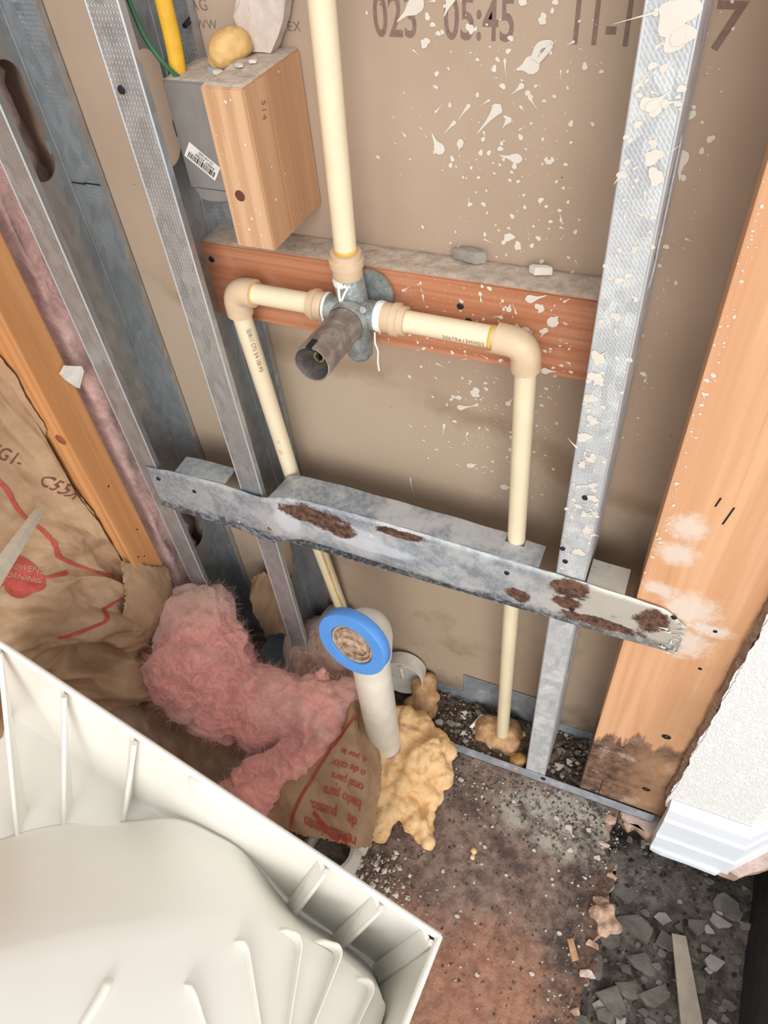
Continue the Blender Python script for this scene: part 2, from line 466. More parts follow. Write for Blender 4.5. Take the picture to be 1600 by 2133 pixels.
M_CPVCF = plain('cpvc_fitting', (214, 186, 154), .45, 0, .05, 60); M_PTFE = plain('thread_tape', (240, 236, 228), .7, 0, .05, 200, .0004, 500)
M_VALVE = NT('dull_brass_valve', .48, .55)
M_VALVE.color(M_VALVE.mix(M_VALVE.ramp(M_VALVE.noise(70, 6, .75), .35, .7), lin(132, 138, 136), lin(186, 190, 186))); M_VALVE.bump(M_VALVE.noise(300, 4), .0005); M_VALVE = M_VALVE.m
M_SLEEVE = NT('sleeve', .42, .5); M_SLEEVE.color(M_SLEEVE.mix(M_SLEEVE.ramp(M_SLEEVE.noise(60, 6, .7), .4, .7), lin(132, 123, 117), lin(176, 166, 159))); M_SLEEVE = M_SLEEVE.m
M_BRASS = plain('brass', (176, 146, 96), .4, .7); M_DARK = plain('dark_metal', (54, 54, 58), .5, .6); M_BLACK = plain('ink_gap_black', (20, 18, 18), .9)  # the flat black serves the barcode, sticker print and post split
M_PAINT = plain('white_paint', (216, 207, 194), .55, 0, .03, 30)
M_INK = plain('print_ink', (134, 110, 98), .9, 0, .1, 300); M_INK2 = plain('faint_ink', (128, 110, 94), .9)
M_RED = plain('red_print', (176, 74, 62), .8, 0, .12, 60); M_INKR = plain('dark_red_print', (118, 62, 46), .8)

def mat_kraft(name, a=(166, 132, 100), b=(140, 108, 80)):
    t = NT(name, .72, 0, .35); nz = t.noise(18, 5, .6)
    c = t.mix(t.ramp(nz, .3, .7), lin(*b), lin(*a))
    c = t.mix(t.math('MULTIPLY', t.ramp(t.noise(26, 6, .7), .56, .7), .4), c, lin(190, 166, 140))
    t.color(c); t.rough(t.ramp(t.noise(40, 4), .3, .7, .45, .75)); t.bump(t.noise(160, 4, .6), .0006, .5); return t.m
M_KRAFT = mat_kraft('kraft_paper', (178, 146, 114), (154, 122, 92)); M_KRAFT2 = mat_kraft('dull_kraft_paper', (156, 128, 102), (132, 105, 84))
def mat_pink(name, a, b, dust=(212, 180, 164)):
    t = NT(name, 1, 0, .05)
    n1 = t.noise(18, 6, .65, None, 1.0); fib = t.noise(90, 6, .8, t.map((1, .35, .8), (.4, .5, .2)), 3.0); fine = t.noise(420, 4, .7, t.map((1, .4, 1), (.7, .2, .5)), 2)
    w = t.n('ShaderNodeTexWave'); w.wave_type = 'BANDS'; w.bands_direction = 'DIAGONAL'; t.l(t.co, w.inputs[0])
    w.inputs['Scale'].default_value = 26; w.inputs['Distortion'].default_value = 14; w.inputs['Detail'].default_value = 3; w.inputs['Detail Scale'].default_value = 1.6
    c = t.mix(t.ramp(n1, .32, .68), lin(*b), lin(*a))
    c = t.mix(t.math('MULTIPLY', t.ramp(w.outputs[1], .35, .9), .35), c, lin(*[min(255, k*1.13) for k in a]))
    c = t.mix(t.math('MULTIPLY', t.ramp(fib, .5, .68), .45), c, lin(246, 204, 192))
    x = t.xyz(); nv = t.n('ShaderNodeNewGeometry'); nz = t.xyz(nv.outputs['Normal'])[2]
    dm = t.math('MULTIPLY', t.ramp(t.noise(7, 5, .6), .42, .62), .5); c = t.mix(dm, c, lin(*dust))
    c = t.mix(t.math('MULTIPLY', t.ell((-.60, -.015), (.07, .045), t.noise(30, 5), .5, (0, 1), .6), .85), c, lin(186, 154, 134))
    c = t.mix(t.math('MULTIPLY', t.ell((-.655, -.11), (.03, .08), t.noise(30, 5), .5, (0, 1), .6), .7), c, lin(200, 168, 152))
    t.color(c); t.b.inputs['Sheen Weight'].default_value = .5; t.b.inputs['Sheen Roughness'].default_value = .6
    h = t.math('ADD', t.math('ADD', fib, t.math('MULTIPLY', fine, .5)), t.math('MULTIPLY', w.outputs[1], .45))
    t.b.inputs['Subsurface Weight'].default_value = .25; t.b.inputs['Subsurface Radius'].default_value = (.02, .008, .006)
    t.bump(h, .003, .55); return t.m
M_PINK = mat_pink('pink_fibreglass', (238, 162, 150), (214, 134, 126)); M_PINK2 = mat_pink('dusty_pink_fibreglass', (218, 174, 164), (192, 142, 134))
M_FIBER = plain('pink_fibre', (240, 188, 176), .9)
def mat_foam(name, a, b):
    t = NT(name, .6, 0, .4); n = t.noise(60, 5, .6)
    c = t.mix(t.ramp(n, .3, .7), lin(*b), lin(*a))
    pit = t.ramp(t.vor(130), .05, .16, 1, 0); pit = t.math('MULTIPLY', pit, t.ramp(t.noise(40, 1), .52, .6))
    c = t.mix(t.math('MULTIPLY', pit, .5), c, lin(196, 140, 84))
    t.color(c); t.b.inputs['Subsurface Weight'].default_value = .12; t.b.inputs['Subsurface Radius'].default_value = (.006, .003, .0015)
    t.bump(t.math('SUBTRACT', t.noise(120, 3), t.math('MULTIPLY', pit, .8)), .0016, .7); return t.m
M_FOAM = mat_foam('spray_foam', (234, 196, 146), (218, 174, 120)); M_FOAM2 = mat_foam('dusty_spray_foam', (206, 166, 120), (164, 124, 86))
def mat_tub():
    t = NT('white_gelcoat', .3, 0, .5); n = t.noise(8, 3)
    t.color(t.mix(n, lin(232, 229, 219), lin(237, 234, 226))); t.bump(t.noise(30, 3), .0004, .3); return t.m
M_TUB = mat_tub()
M_PVC = plain('white_pvc', (228, 220, 202), .35, 0, .06, 30); M_PVCG = plain('grey_white_pvc', (214, 206, 194), .5, 0, .06, 50)
M_BLUE = plain('blue_tape', (88, 146, 214), .38, 0, .05, 30); M_PURPLE = plain('purple_primer', (170, 140, 186), .5)
def mat_white_wall():
    t = NT('textured_white_wall', .7, 0, .3); t.color(lin(232, 231, 226)); n = t.noise(150, 3, .6, None, 1.4)
    t.bump(t.ramp(n, .42, .62), .0016, .55); return t.m
M_WWALL = mat_white_wall(); M_TRIM = plain('white_trim', (226, 230, 234), .4, 0, .02, 20); M_TORN = plain('torn_board_paper', (150, 122, 100), .95, 0, .2, 60, .001)
def mat_floor():
    t = NT('rotten_subfloor', .8, 0, .25); x = t.xyz(); n1 = t.noise(9, 6, .65); n2 = t.noise(60, 6, .7); n3 = t.noise(24, 5, .6)
    wood = t.mix(t.ramp(n2, .3, .7), lin(142, 101, 82), lin(178, 134, 110))
    grime = t.mix(t.ramp(n2, .35, .65), lin(106, 87, 79), lin(148, 126, 114))
    y = t.math('ADD', x[1], t.math('MULTIPLY', t.math('SUBTRACT', n1, .5), .16))
    c = t.mix(t.ramp(y, -.30, -.19), wood, grime)
    black = t.ramp(t.math('ADD', x[0], t.math('MULTIPLY', t.math('SUBTRACT', n3, .5), .11)), .015, .055)
    black = t.math('MULTIPLY', black, t.ramp(n1, .28, .5))
    c = t.mix(t.math('MULTIPLY', black, .7), c, t.mix(t.ramp(n2, .4, .6), lin(50, 45, 45), lin(96, 82, 74)))
    grey = t.ell((.02, -.055), (.13, .055), n3, .7, axes=(0, 1), soft=.5)
    c = t.mix(t.math('MULTIPLY', grey, t.ramp(n2, .35, .55)), c, lin(178, 170, 158))
    rim = t.math('MULTIPLY', t.ramp(t.math('ADD', x[0], t.math('MULTIPLY', t.math('SUBTRACT', n3, .5), .05)), .068, .085), t.ramp(n2, .4, .6))
    c = t.mix(t.math('MULTIPLY', rim, .7), c, lin(136, 94, 66))
    n5 = t.noise(16, 6, .7, t.map((1, 1, 1), (0, 0, .5), (3, 1, 0))); mold = t.math('MULTIPLY', t.ramp(n5, .5, .62), t.ramp(x[1], -.27, -.2))
    c = t.mix(t.math('MULTIPLY', mold, .5), c, lin(60, 52, 49))
    scuff = t.ramp(t.noise(130, 4, .7, t.map((1, .3, 1), (0, 0, .7))), .62, .7); c = t.mix(t.math('MULTIPLY', scuff, .5), c, lin(160, 146, 134))
    c = t.mix(t.ramp(n2, .66, .74), c, lin(204, 190, 176))
    t.color(c); t.bump(t.math('ADD', n2, t.math('MULTIPLY', n3, 1.2)), .003, .8); return t.m
M_FLOOR = mat_floor()
M_FLOOREDGE = plain('broken_particle_board', (206, 170, 146), .95, 0, .3, 60, .003, 90)
M_PINKBOARD = plain('pale_pink_board', (214, 188, 178), .95, 0, .15, 60, .002, 120)
def mat_soil():
    t = NT('dark_rubble_soil', .95, 0, .1); n = t.noise(40, 6, .7)
    t.color(t.mix(t.ramp(n, .35, .68), lin(96, 88, 82), lin(154, 144, 134))); t.bump(t.noise(70, 6, .7), .006); return t.m
M_SOIL = mat_soil()
M_CONC = plain('grey_concrete', (154, 146, 135), .95, 0, .18, 40, .0015, 150); M_CONC2 = plain('pale_plaster', (216, 208, 196), .9, 0, .1, 60, .0006, 200)
M_GRIT = plain('grit_mix', (140, 124, 108), .95, 0, .35, 90, .002); M_GRIT2 = plain('pale_grit', (206, 198, 186), .95, 0, .15, 90); M_GRIT3 = plain('dark_grit', (92, 76, 64), .95, 0, .25, 90)
M_GREYBOX = plain('grey_box_paint', (138, 132, 126), .6, .1, .06, 60); M_YEL = plain('yellow_sheath', (240, 184, 52), .4); M_GRN = plain('green_wire', (50, 112, 76), .45)
M_LABEL = plain('paper_label', (238, 232, 224), .6); M_WHITE = plain('white_plastic', (236, 232, 220), .4)
M_JOIST = plain('dark_joist', (70, 64, 62), .95, 0, .2, 30, .001)

# ------------------------------------------------------------------ the setting
FZ = -.028
wb = box('wall_back', -.80, .75, .0925, .105, -.06, 1.5, M_DRY); tag(wb, 'brown back face of drywall panel with white paint splatter', 'wall', kind='structure')
wl = box('wall_left', -.83, -.80, -1.1, .105, -.06, 1.5, M_CONC); tag(wl, 'outer sheathing behind the kraft faced insulation', 'wall', kind='structure')

# subfloor with its broken edge
edge = [(.0875, -.0033), (.0823, -.033), (.0807, -.0606), (.0983, -.0835), (.0998, -.119), (.0909, -.1435), (.1139, -.1547), (.1208, -.1654), (.0994, -.1839),
        (.092, -.1967), (.1015, -.2249), (.1009, -.2375), (.0883, -.255), (.0887, -.2848), (.0898, -.3036), (.094, -.36), (.085, -.45), (.1, -.6), (.09, -1.0)]
jag = []
for i in range(len(edge)-1):
    (a, b), (c, d) = edge[i], edge[i+1]; n = max(2, int(math.hypot(c-a, d-b)/.006))
    for k in range(n):
        t = k/n; jag.append((a+(c-a)*t+random.uniform(-.003, .003), b+(d-b)*t))
jag.append(edge[-1])
poly = [(-.80, -3.4), (-.80, .0925), (.0875, .0925)] + [(.0885, .02)] + jag + [(.09, -1.0), (1.8, -1.0), (1.8, -3.4)]
def slab(name, poly, z0, z1, mat, mat2, parent=None, jitter=0.0):
    bm = bmesh.new(); top = [bm.verts.new((x, y, z1)) for x, y in poly]
    bot = [bm.verts.new((x+random.uniform(-1, 1)*jitter, y+random.uniform(-1, 1)*jitter, z0)) for x, y in poly]
    bm.faces.new(top); bm.faces.new(bot[::-1]); n = len(poly)
    for i in range(n):
        f = bm.faces.new((top[i], bot[i], bot[(i+1) % n], top[(i+1) % n])); f.material_index = 1
    bmesh.ops.triangulate(bm, faces=[f for f in bm.faces if len(f.verts) > 4])
    return from_bm(name, bm, [mat, mat2], parent)
fl = slab('floor', poly, FZ-.02, FZ, M_FLOOR, M_FLOOREDGE, None, .003); tag(fl, 'water damaged plywood subfloor with a broken edge', 'floor', kind='structure')
ledge = [(.0885, .0925), (.0885, .0), (.093, -.012), (.105, -.016), (.118, -.013), (.13, -.019), (.15, -.018), (.16, -.02), (.25, -.030), (.268, -.036), (.285, -.022), (.30, -.012), (.33, .02), (.37, .055), (.40, .0925)]
fr = slab('floor_ledge', ledge, FZ-.03, FZ-.001, M_PINKBOARD, M_FLOOREDGE, None, .004); tag(fr, 'pale broken board ledge left under the wall', 'floor', kind='structure')
# ground under the hole
gx, gy = np.meshgrid(np.linspace(-.1, .75, 70), np.linspace(-1.1, .25, 90), indexing='ij')
GP = np.stack([gx, gy, np.zeros_like(gx)], -1); gz = -.235+.018*fbm(GP*14, 4)+.006*fbm(GP*60, 3)
GV = np.stack([gx, gy, gz], -1).reshape(-1, 3)
gr = mesh('ground', GV, [(i*90+j, (i+1)*90+j, (i+1)*90+j+1, i*90+j+1) for i in range(69) for j in range(89)], M_SOIL, None, True)
tag(gr, 'dark rubble ground below the broken floor', 'ground', kind='structure')
def gz_at(x, y):
    P = np.array([x, y, 0.]); return float(-.235+.018*fbm(P*14, 4)+.006*fbm(P*60, 3))
tag(box('hole_shade_wall', -.12, .75, .11, .16, -.3, FZ-.03, M_JOIST), 'unseen dark wall added below the floor to shade the hole', 'wall', kind='structure')  # unseen wall, added to enclose the hole and keep its ground dark
j1 = box('floor_joist', .335, .375, -1.1, .11, -.24, -.06, M_JOIST, None, .002); tag(j1, 'dark timber floor joist at the far side of the hole', 'joist')
j2 = box('floor_joist', .06, .085, -1.1, .11, -.24, -.05, M_JOIST, None, .002); tag(j2, 'unseen dark timber added under the broken subfloor edge to shade the hole', 'joist')  # unseen side piece, added to close the hole off from light
fr2 = slab('floor_far_side', [(.345, -.055), (.75, -.085), (.75, -1.1), (.335, -1.1), (.34, -.7), (.333, -.5), (.342, -.3)], FZ-.02, FZ, M_FLOOR, M_FLOOREDGE, None, .003)
tag(fr2, 'subfloor on the far side of the hole', 'floor', kind='structure')

# right finished wall: board in front of the post, then a 45 degree return
wr = None
q = random.Random(3); left = [(.139+q.uniform(-.0007, .0007)+.0016*math.sin(z*40)+.001*math.sin(z*123), z) for z in np.linspace(.07, 1.5, 220)]
bm = bmesh.new()
fv = [bm.verts.new((x, -.013, z)) for x, z in left]; bv = [bm.verts.new((x-.004, -.0005, z)) for x, z in left]
fe = [bm.verts.new((.247, -.013, z)) for x, z in left]; be = [bm.verts.new((.247, -.0005, z)) for x, z in left]
fo = [bm.verts.new((.247+.33, -.013+.33, z)) for x, z in left]
for i in range(len(left)-1):
    bm.faces.new((fv[i], fe[i], fe[i+1], fv[i+1])); bm.faces.new((fe[i], fo[i], fo[i+1], fe[i+1]))
    f = bm.faces.new((bv[i], fv[i], fv[i+1], bv[i+1])); f.material_index = 1; bm.faces.new((be[i], bv[i], bv[i+1], be[i+1]))
wr = from_bm('wall_right', bm, [M_WWALL, M_TORN]); tag(wr, 'white textured wall board with a torn left edge', 'wall', kind='structure')
tp = []
for i in range(150):
    z = .1+i*.004; tp.append((.1345+q.uniform(-.0008, .0008)+.0012*math.sin(z*47), z))
V = []; F = []
for i, (x, z) in enumerate(tp):
    V += [(x, -.006, z), (x+.0048+q.uniform(0, .001), -.0136, z)]
    if i: F.append((2*i-2, 2*i-1, 2*i+1, 2*i))
tpo = mesh('torn_paper_edge', V, F, M_TORN, wr)
# baseboard, profile extruded along the wall and round the 45 degree corner
prof = [(-.0135, -.045), (-.032, -.045), (-.032, .0), (-.029, .004), (-.029, .055), (-.026, .062), (-.024, .085), (-.018, .098), (-.0135, .101)]
stations = [((.143, 0), (0, 1)), ((.2412, 0), (.414, 1)), ((.2412+.33, .33), (.707, .707))]
V = []; F = []
for k, ((x, y), (nx, ny)) in enumerate(stations):
    for d, z in prof:
        if k < 2: V.append((x-d*nx*(1 if k else 0), y+d if k == 0 else y+d, z))
        else: V.append((x-d*.707, y+d*.707, z))
n = len(prof)
for k in range(2):
    for i in range(n-1): F.append((k*n+i, (k+1)*n+i, (k+1)*n+i+1, k*n+i+1))
F.append(tuple(range(n))[::-1])
bb = mesh('baseboard_right', V, F, M_TRIM); tag(bb, 'white painted baseboard broken off at the hole', 'baseboard', kind='structure')
lip = slab('torn_caulk_strip', [(.143, -.030), (.247, -.031), (.24, -.037), (.2, -.036), (.16, -.0365), (.143, -.034)], -.052, -.043, M_TRIM, M_TRIM, bb, .001)

# ------------------------------------------------------------------ timber
post = empty('wood_post'); tag(post, 'thick orange timber post with dark rot at its foot', 'post')
po = box('post_body', .0206, .162, 0, .089, .001, 1.5, M_POST, post, .002)
box('foot_split', .0495, .0507, -.0003, .004, .001, .055, M_BLACK, post)
for x, z in ((.105, .4955), (.027, .50), (.107, .42)): lathe('nail', [(.0, 0), (.0022, 0), (.0022, .001), (0, .001)], (x, .0004, z), (0, -1, 0), M_DARK, post, 12)
for x, z, a in ((.062, .675, .3), (.075, .667, .2), (.073, .655, .25)):
    v, f = ribbon2d([(0, 0), (.002, .012)], .0016, 3); decal('pencil_tick', v, f, (x, 0, z), (1, 0, 0), (0, 0, 1), M_DARK, post, None, .0004)
for x, z in ((.105, .245), (.11, .075)):
    lathe('bent_nail_hole', [(.001, .0), (.005, .0006), (.006, 0)], (x, -.0002, z), (0, -1, 0), M_DARK, post, 14)

ls = empty('wood_stud'); tag(ls, 'orange softwood wall stud between kraft paper and pink insulation', 'stud')
box('stud_body', -.75, -.66, -.062, -.0165, FZ, 1.5, M_LSTUD, ls, .002)
for y, z in ((-.04, .50), (-.03, .40), (-.04, .35), (-.05, .36)): lathe('nail_hole', [(0, 0), (.0015, 0), (.0015, .0005), (0, .0005)], (-.6602, y, z), (1, 0, 0), M_DARK, ls, 10)
lathe('knot', [(0, .0008), (.006, .0006), (.008, 0)], (-.672, -.0621, .60), (0, -1, 0), plain('knot_wood', (150, 82, 44), .6), ls, 18)

pl = empty('backing_board'); tag(pl, 'reddish brown horizontal board carrying the shower valve', 'board')
bmp = bmesh.new(); bbox_bm(bmp, -.473, -.070, .054, .0915, .7415, .8265)
bmesh.ops.bevel(bmp, geom=list(bmp.edges), offset=.0015, segments=2, affect='EDGES')
from_bm('board_body', bmp, M_PLANK, pl)
def dust_bed(name, x0, x1, y0, y1, z, h, parent, mat=None, nx=60, ny=10, seed=1):
    X, Y = np.meshgrid(np.linspace(x0, x1, nx), np.linspace(y0, y1, ny), indexing='ij'); P = np.stack([X, Y, X*0+seed], -1)
    e = np.minimum.reduce([np.linspace(0, 1, nx)[:, None]*nx/2+0*Y, np.linspace(1, 0, nx)[:, None]*nx/2+0*Y, np.linspace(0, 1, ny)[None]*ny/2+0*Y, np.linspace(1, 0, ny)[None]*ny/2+0*Y])
    Z = z+h*np.clip(e, 0, 1)*(.55+.45*fbm(P*70, 4))+.0002
    V = np.stack([X, Y, Z], -1).reshape(-1, 3)
    o = mesh(name, V, [(i*ny+j, (i+1)*ny+j, (i+1)*ny+j+1, i*ny+j+1) for i in range(nx-1) for j in range(ny-1)], mat or M_DUST, parent, True)
    o['kind'] = 'stuff'; return o
dust_bed('dust_layer', -.472, -.072, .0545, .0912, .8265, .0022, pl, None, 140, 14)
V = []; F = []; q = random.Random(5)
for i in range(60):   # splintered left end
    z = q.uniform(.743, .825); y = q.uniform(.0535, .06); b = len(V); w = q.uniform(.0005, .0012); l = q.uniform(.002, .005)
    V += [(-.4725, y, z-w), (-.4725, y, z+w), (-.4725-l, y-q.uniform(-.001, .001), z), (-.4725, y+w*2, z)]; F += [(b, b+1, b+2), (b+1, b+3, b+2), (b+3, b, b+2)]
mesh('splinters', V, F, M_PLANK, pl)['kind'] = 'stuff'
for x, z in ((-.463, .808), (-.195, .800), (-.183, .778), (-.187, .786)):
    lathe('screw_head', [(0, .0012), (.0028, .001), (.0034, 0)], (x, .0538, z), (0, -1, 0), M_DARK, pl, 14)

blk = empty('wood_block'); tag(blk, 'short upright timber block with a knot beside the grey box', 'wood block')
bmk = bmesh.new(); bbox_bm(bmk, -.3855, -.3468, 0, .0915, .8615, .992); bmesh.ops.bevel(bmk, geom=list(bmk.edges), offset=.0012, segments=2, affect='EDGES')
from_bm('block_body', bmk, M_BLOCK, blk)
dust_bed('dust_layer', -.3845, -.3478, .001, .0905, .992, .0025, blk, None, 30, 60, 4)
kn = lathe('knot', [(0, .0002), (.0022, .0007), (.004, .0003), (.0048, 0)], (-.371, -.0001, .9085), (0, -1, 0), plain('knot_dark', (104, 58, 34), .6), blk, 18)
box('saw_line', -.3466, -.3464, .031, .0316, .866, .975, M_LSTUD, blk)
v, f = text2d('514', .009, 1.1); decal('pencil_mark', v, f, (-.3468, .022, .977), (0, -.25, -1), (0, 1, -.25), M_INK, blk, None, .0003)

# ------------------------------------------------------------------ steel framing
def c_stud(name, x0, x1, web, z0, z1, holes, mf, mw, label, lipd=.008):
    """cold-formed C stud: flanges in y=0 and y=.092, web on the side 'web' (-1 left, 1 right), slotted punch-outs in the web"""
    root = empty(name); tag(root, label, 'steel stud', 'steel wall studs')
    t = .0012; xw = x0 if web < 0 else x1; xo = x1 if web < 0 else x0; s = 1 if web < 0 else -1
    # profile from front lip round to back lip, drawn once and extruded with a thickness
    D = .0905
    flat = [(xo, lipd), (xo, 0), (xw, 0), (xw, D), (xo, D), (xo, D-lipd)]
    off = [(xo-s*t, lipd), (xo-s*t, t), (xw+s*t, t), (xw+s*t, D-t), (xo-s*t, D-t), (xo-s*t, D-lipd)]
    bm = bmesh.new()
    def strip(a, b, mi, zs):
        for (za, zb) in zs:
            vs = [bm.verts.new((p[0], p[1], z)) for z in (za, zb) for p in (flat[a], flat[b], off[b], off[a])]
            for q in ((0, 1, 5, 4), (1, 2, 6, 5), (2, 3, 7, 6), (3, 0, 4, 7), (0, 3, 2, 1), (4, 5, 6, 7)):
                f = bm.faces.new([vs[i] for i in q]); f.material_index = mi
    for a, b, mi in ((0, 1, 1), (1, 2, 0), (3, 4, 0), (4, 5, 1)): strip(a, b, mi, [(z0, z1)])
    # web: grid with punched slots
    yb = [t, .027, .0455-.019, .0455+.019, D-t]
    def webplate(ya, yb_, za, zb):
        xa, xb = sorted((xw, xw+s*t)); r = bbox_bm(bm, xa, xb, ya, yb_, za, zb)
        for v in r:
            for f in v.link_faces: f.material_index = 1
    y1, y2 = .0455-.019, .0455+.019
    webplate(t, y1, z0, z1); webplate(y2, D-t, z0, z1)
    cur = z0
    for (a, b) in holes+[(z1, None)]:
        webplate(y1, y2, cur, a)
        if b is None: break
        # rounded slot ends with the waisted shoulders of the punch-out
        for (zc, sg) in ((a, 1), (b, -1)):
            for i in range(16):
                u0 = .019*(i/16); u1 = .019*((i+1)/16); e = .019*(1-math.sqrt(max(0, 1-((i+.5)/16)**2)))
                for yy in ((.0455+u0, .0455+u1), (.0455-u1, .0455-u0)):
                    za, zb = (zc, zc+e) if sg > 0 else (zc-e, zc); webplate(yy[0], yy[1], za-.0001*sg*0, zb)
        for yy in ((y1, y1+.004), (y2-.004, y2)): webplate(yy[0], yy[1], a+.02, a+.034)
        cur = b
    # stiffening groove lines along the web
    o = from_bm('stud_channel', bm, [mf, mw], root)
    for xe, m2 in ((xo, mf), (xw, mf)): tube('folded_edge', [(xe-(.0008 if xe == max(x0, x1) else -.0008), .0007, z0+.001), (xe-(.0008 if xe == max(x0, x1) else -.0008), .0007, z1)], .0012, M_EDGE, root, 10)
    for yy in (.020, .071):
        xx = xw+s*(t+.0004); tube('web_groove', [(xx, yy, z0+.002), (xx, yy, z1)], .0012, mw, root, 8)
    return root
SZ = 0.0
st_r = c_stud('steel_stud', -.066, -.0345, 1, SZ-.02, 1.5, [(.235, .345), (.85, .965)], M_KNURL_P, M_WEB_P, 'paint splattered steel stud between the right water pipe and the timber post')
st_m = c_stud('steel_stud', -.4715, -.4400, -1, SZ-.02, 1.5, [(.27, .38), (.905, 1.0)], M_KNURL, M_GALV, 'bare steel stud behind the left end of the backing board')
st_l = c_stud('steel_stud', -.6365, -.6045, -1, SZ-.02, 1.5, [(.29, .40), (.875, .985)], M_KNURL, M_GALV, 'leftmost bare steel stud next to the pink cavity insulation')
lathe('screw', [(0, .0016), (.003, .0012), (.0036, 0)], (-.4622, -.0001, .985), (0, -1, 0), M_DARK, st_m, 14)
tube('protruding_screw', [(-.444, .09, 1.012), (-.442, .074, 1.010)], .0022, M_DARK, st_m, 10)
for x, z in ((-.0635, .565), (-.05, .648), (-.0585, .545)): lathe('screw', [(0, .0016), (.0026, .0012), (.0032, 0)], (x, -.0001, z), (0, -1, 0), M_DARK, st_r, 12)
for a, b in (((-.6365+.0016, .072, .862), (-.6365+.0016, .0895, .852)), ((-.634, .0888, .8535), (-.607, .0888, .8535))):
    tube('pencil_mark', [a, b], .0007, M_DARK, st_l, 6, True)

tr = empty('bottom_track'); tag(tr, 'steel floor track full of grit along the wall base', 'steel track')
bm = bmesh.new(); bbox_bm(bm, -.60, .137, -.0022, -.0010, FZ, -.0015); bbox_bm(bm, -.60, .137, -.0022, .0915, FZ, FZ+.0012)
from_bm('track_channel', bm, M_TRACK, tr)
bm = bmesh.new(); bbox_bm(bm, -.60, .137, .0908, .0920, FZ, .008); from_bm('track_back_flange', bm, M_TRACK, tr)
lathe('screw', [(0, .002), (.0035, .0016), (.0042, 0)], (-.036, -.0022, -.010), (0, -1, 0), M_DARK, tr, 14)
pt = box('steel_plate', -.2033, -.075, .0902, .0907, .004, .0655, M_TRACK, None, .0002, 1); tag(pt, 'flat grey galvanised plate behind the right water pipe', 'metal plate')

# bent, corroded crossbar
bar = empty('steel_crossbar'); tag(bar, 'corroded bent steel channel screwed across the studs with rust patches', 'crossbar')
bx_ = [-.6211, -.5735, -.53, -.4871, -.4482, -.426, -.405, -.36, -.30, -.20, -.0803, 0.0, .04, .063, .0775]
bt_ = [.5136, .5205, .522, .5219, .5183, .5235, .533, .535, .5335, .530, .524, .5195, .5155, .512, .485]
bb_ = [.4381, .433, .436, .4345, .4265, .438, .455, .4545, .4515, .446, .440, .437, .4385, .4395, .4395]
by_ = [-.003, -.0032, -.0034, -.0036, -.006, -.0085, -.006, -.0042, -.0036, -.0034, -.0034, -.0034, -.0034, -.0034, -.0034]
XS = np.linspace(bx_[0], bx_[-1], 150); ZT = np.interp(XS, bx_, bt_); ZB = np.interp(XS, bx_, bb_); YF = np.interp(XS, bx_, by_)
k = np.ones(7)/7; sm = lambda a: np.convolve(np.pad(a, 3, 'edge'), k, 'valid'); ZT, ZB, YF = sm(ZT), sm(ZB), sm(YF)
V = []; F = []; R_ = 9
for i, x in enumerate(XS):
    prof = [(YF[i]+.0045, ZB[i]-.004), (YF[i]+.001, ZB[i]-.001)]+[(YF[i]-.0006*math.sin(math.pi*t)+.0007*float(vn(np.array([x*60, t*4, 0.]))), ZB[i]+(ZT[i]-ZB[i])*t) for t in np.linspace(0.02, 1, R_)]
    for y, z in prof: V.append((x, y, z))
n = R_+2
for i in range(len(XS)-1):
    for j in range(n-1): F.append((i*n+j, (i+1)*n+j, (i+1)*n+j+1, i*n+j+1))
fo = mesh('web_face', V, F, M_BAR, bar, True); mm = fo.modifiers.new('t', 'SOLIDIFY'); mm.thickness = .0012; mm.offset = -1
def flange(x0, x1, d=.031, y0=None, skew=0.0):
    V = []; F = []; xs = np.linspace(x0, x1, max(3, int(abs(x1-x0)/.01)))
    for i, x in enumerate(xs):
        z = np.interp(x, XS, ZT); y = np.interp(x, XS, YF)
        for t in (0, .5, 1): V.append((x+(skew*t if i == 0 else 0), y+.0002+(d-y)*t, z-.001+.0012*t+.0006*math.sin(x*90)))
        if i:
            for j in (0, 1): F.append((3*i-3+j, 3*i+j, 3*i+j+1, 3*i-2+j))
    o = mesh('top_flange', V, F, M_BAR, bar); m = o.modifiers.new('t', 'SOLIDIFY'); m.thickness = .0012; m.offset = 0; return o
flange(-.572, -.494, .027); flange(-.428, -.1305, .033, None, .008); flange(-.1305, -.1085, .0195); flange(-.1085, -.0855, .03); flange(-.0325, .0085, .032)
bm = bmesh.new()
for a, b in ((-.60, -.475), (-.43, -.07), (-.03, .015)):
    zz = .5*(np.interp(a, XS, ZB)+np.interp(b, XS, ZB))-.004; bbox_bm(bm, a, b, .0, .026, zz-.0012+.001, zz+.001)
from_bm('bottom_flange', bm, M_BAR, bar)
for x, z, m in ((-.605, .497, M_DARK), (-.548, .492, M_DARK), (-.437, .463, M_BRASS), (-.12, .502, M_DARK), (-.042, .468, M_DARK), (.062, .505, M_DARK), (-.29, .50, M_CONC2), (-.49, .452, M_GALV)):
    y = float(np.interp(x, XS, YF)); lathe('screw', [(0, .0016), (.0026, .0013), (.0033, 0)], (x, y-.0004, z), (0, -1, 0), m, bar, 12)
V = []; F = []
for i in range(26):    # torn flakes at the right end
    x = q.uniform(.06, .082); z = q.uniform(.442, .50); b = len(V); a = q.uniform(0, 3.1); l = q.uniform(.004, .011); w = q.uniform(.0015, .003); y = -.0045-q.uniform(0, .003)
    V += [(x, y, z), (x+l*math.cos(a), y-q.uniform(0, .003), z+l*math.sin(a)), (x-w*math.sin(a), y-.001, z+w*math.cos(a))]; F.append((b, b+1, b+2))
fk = mesh('torn_flakes', V, F, M_CONC2, bar); fk['kind'] = 'stuff'; fk.modifiers.new('t', 'SOLIDIFY').thickness = .0006

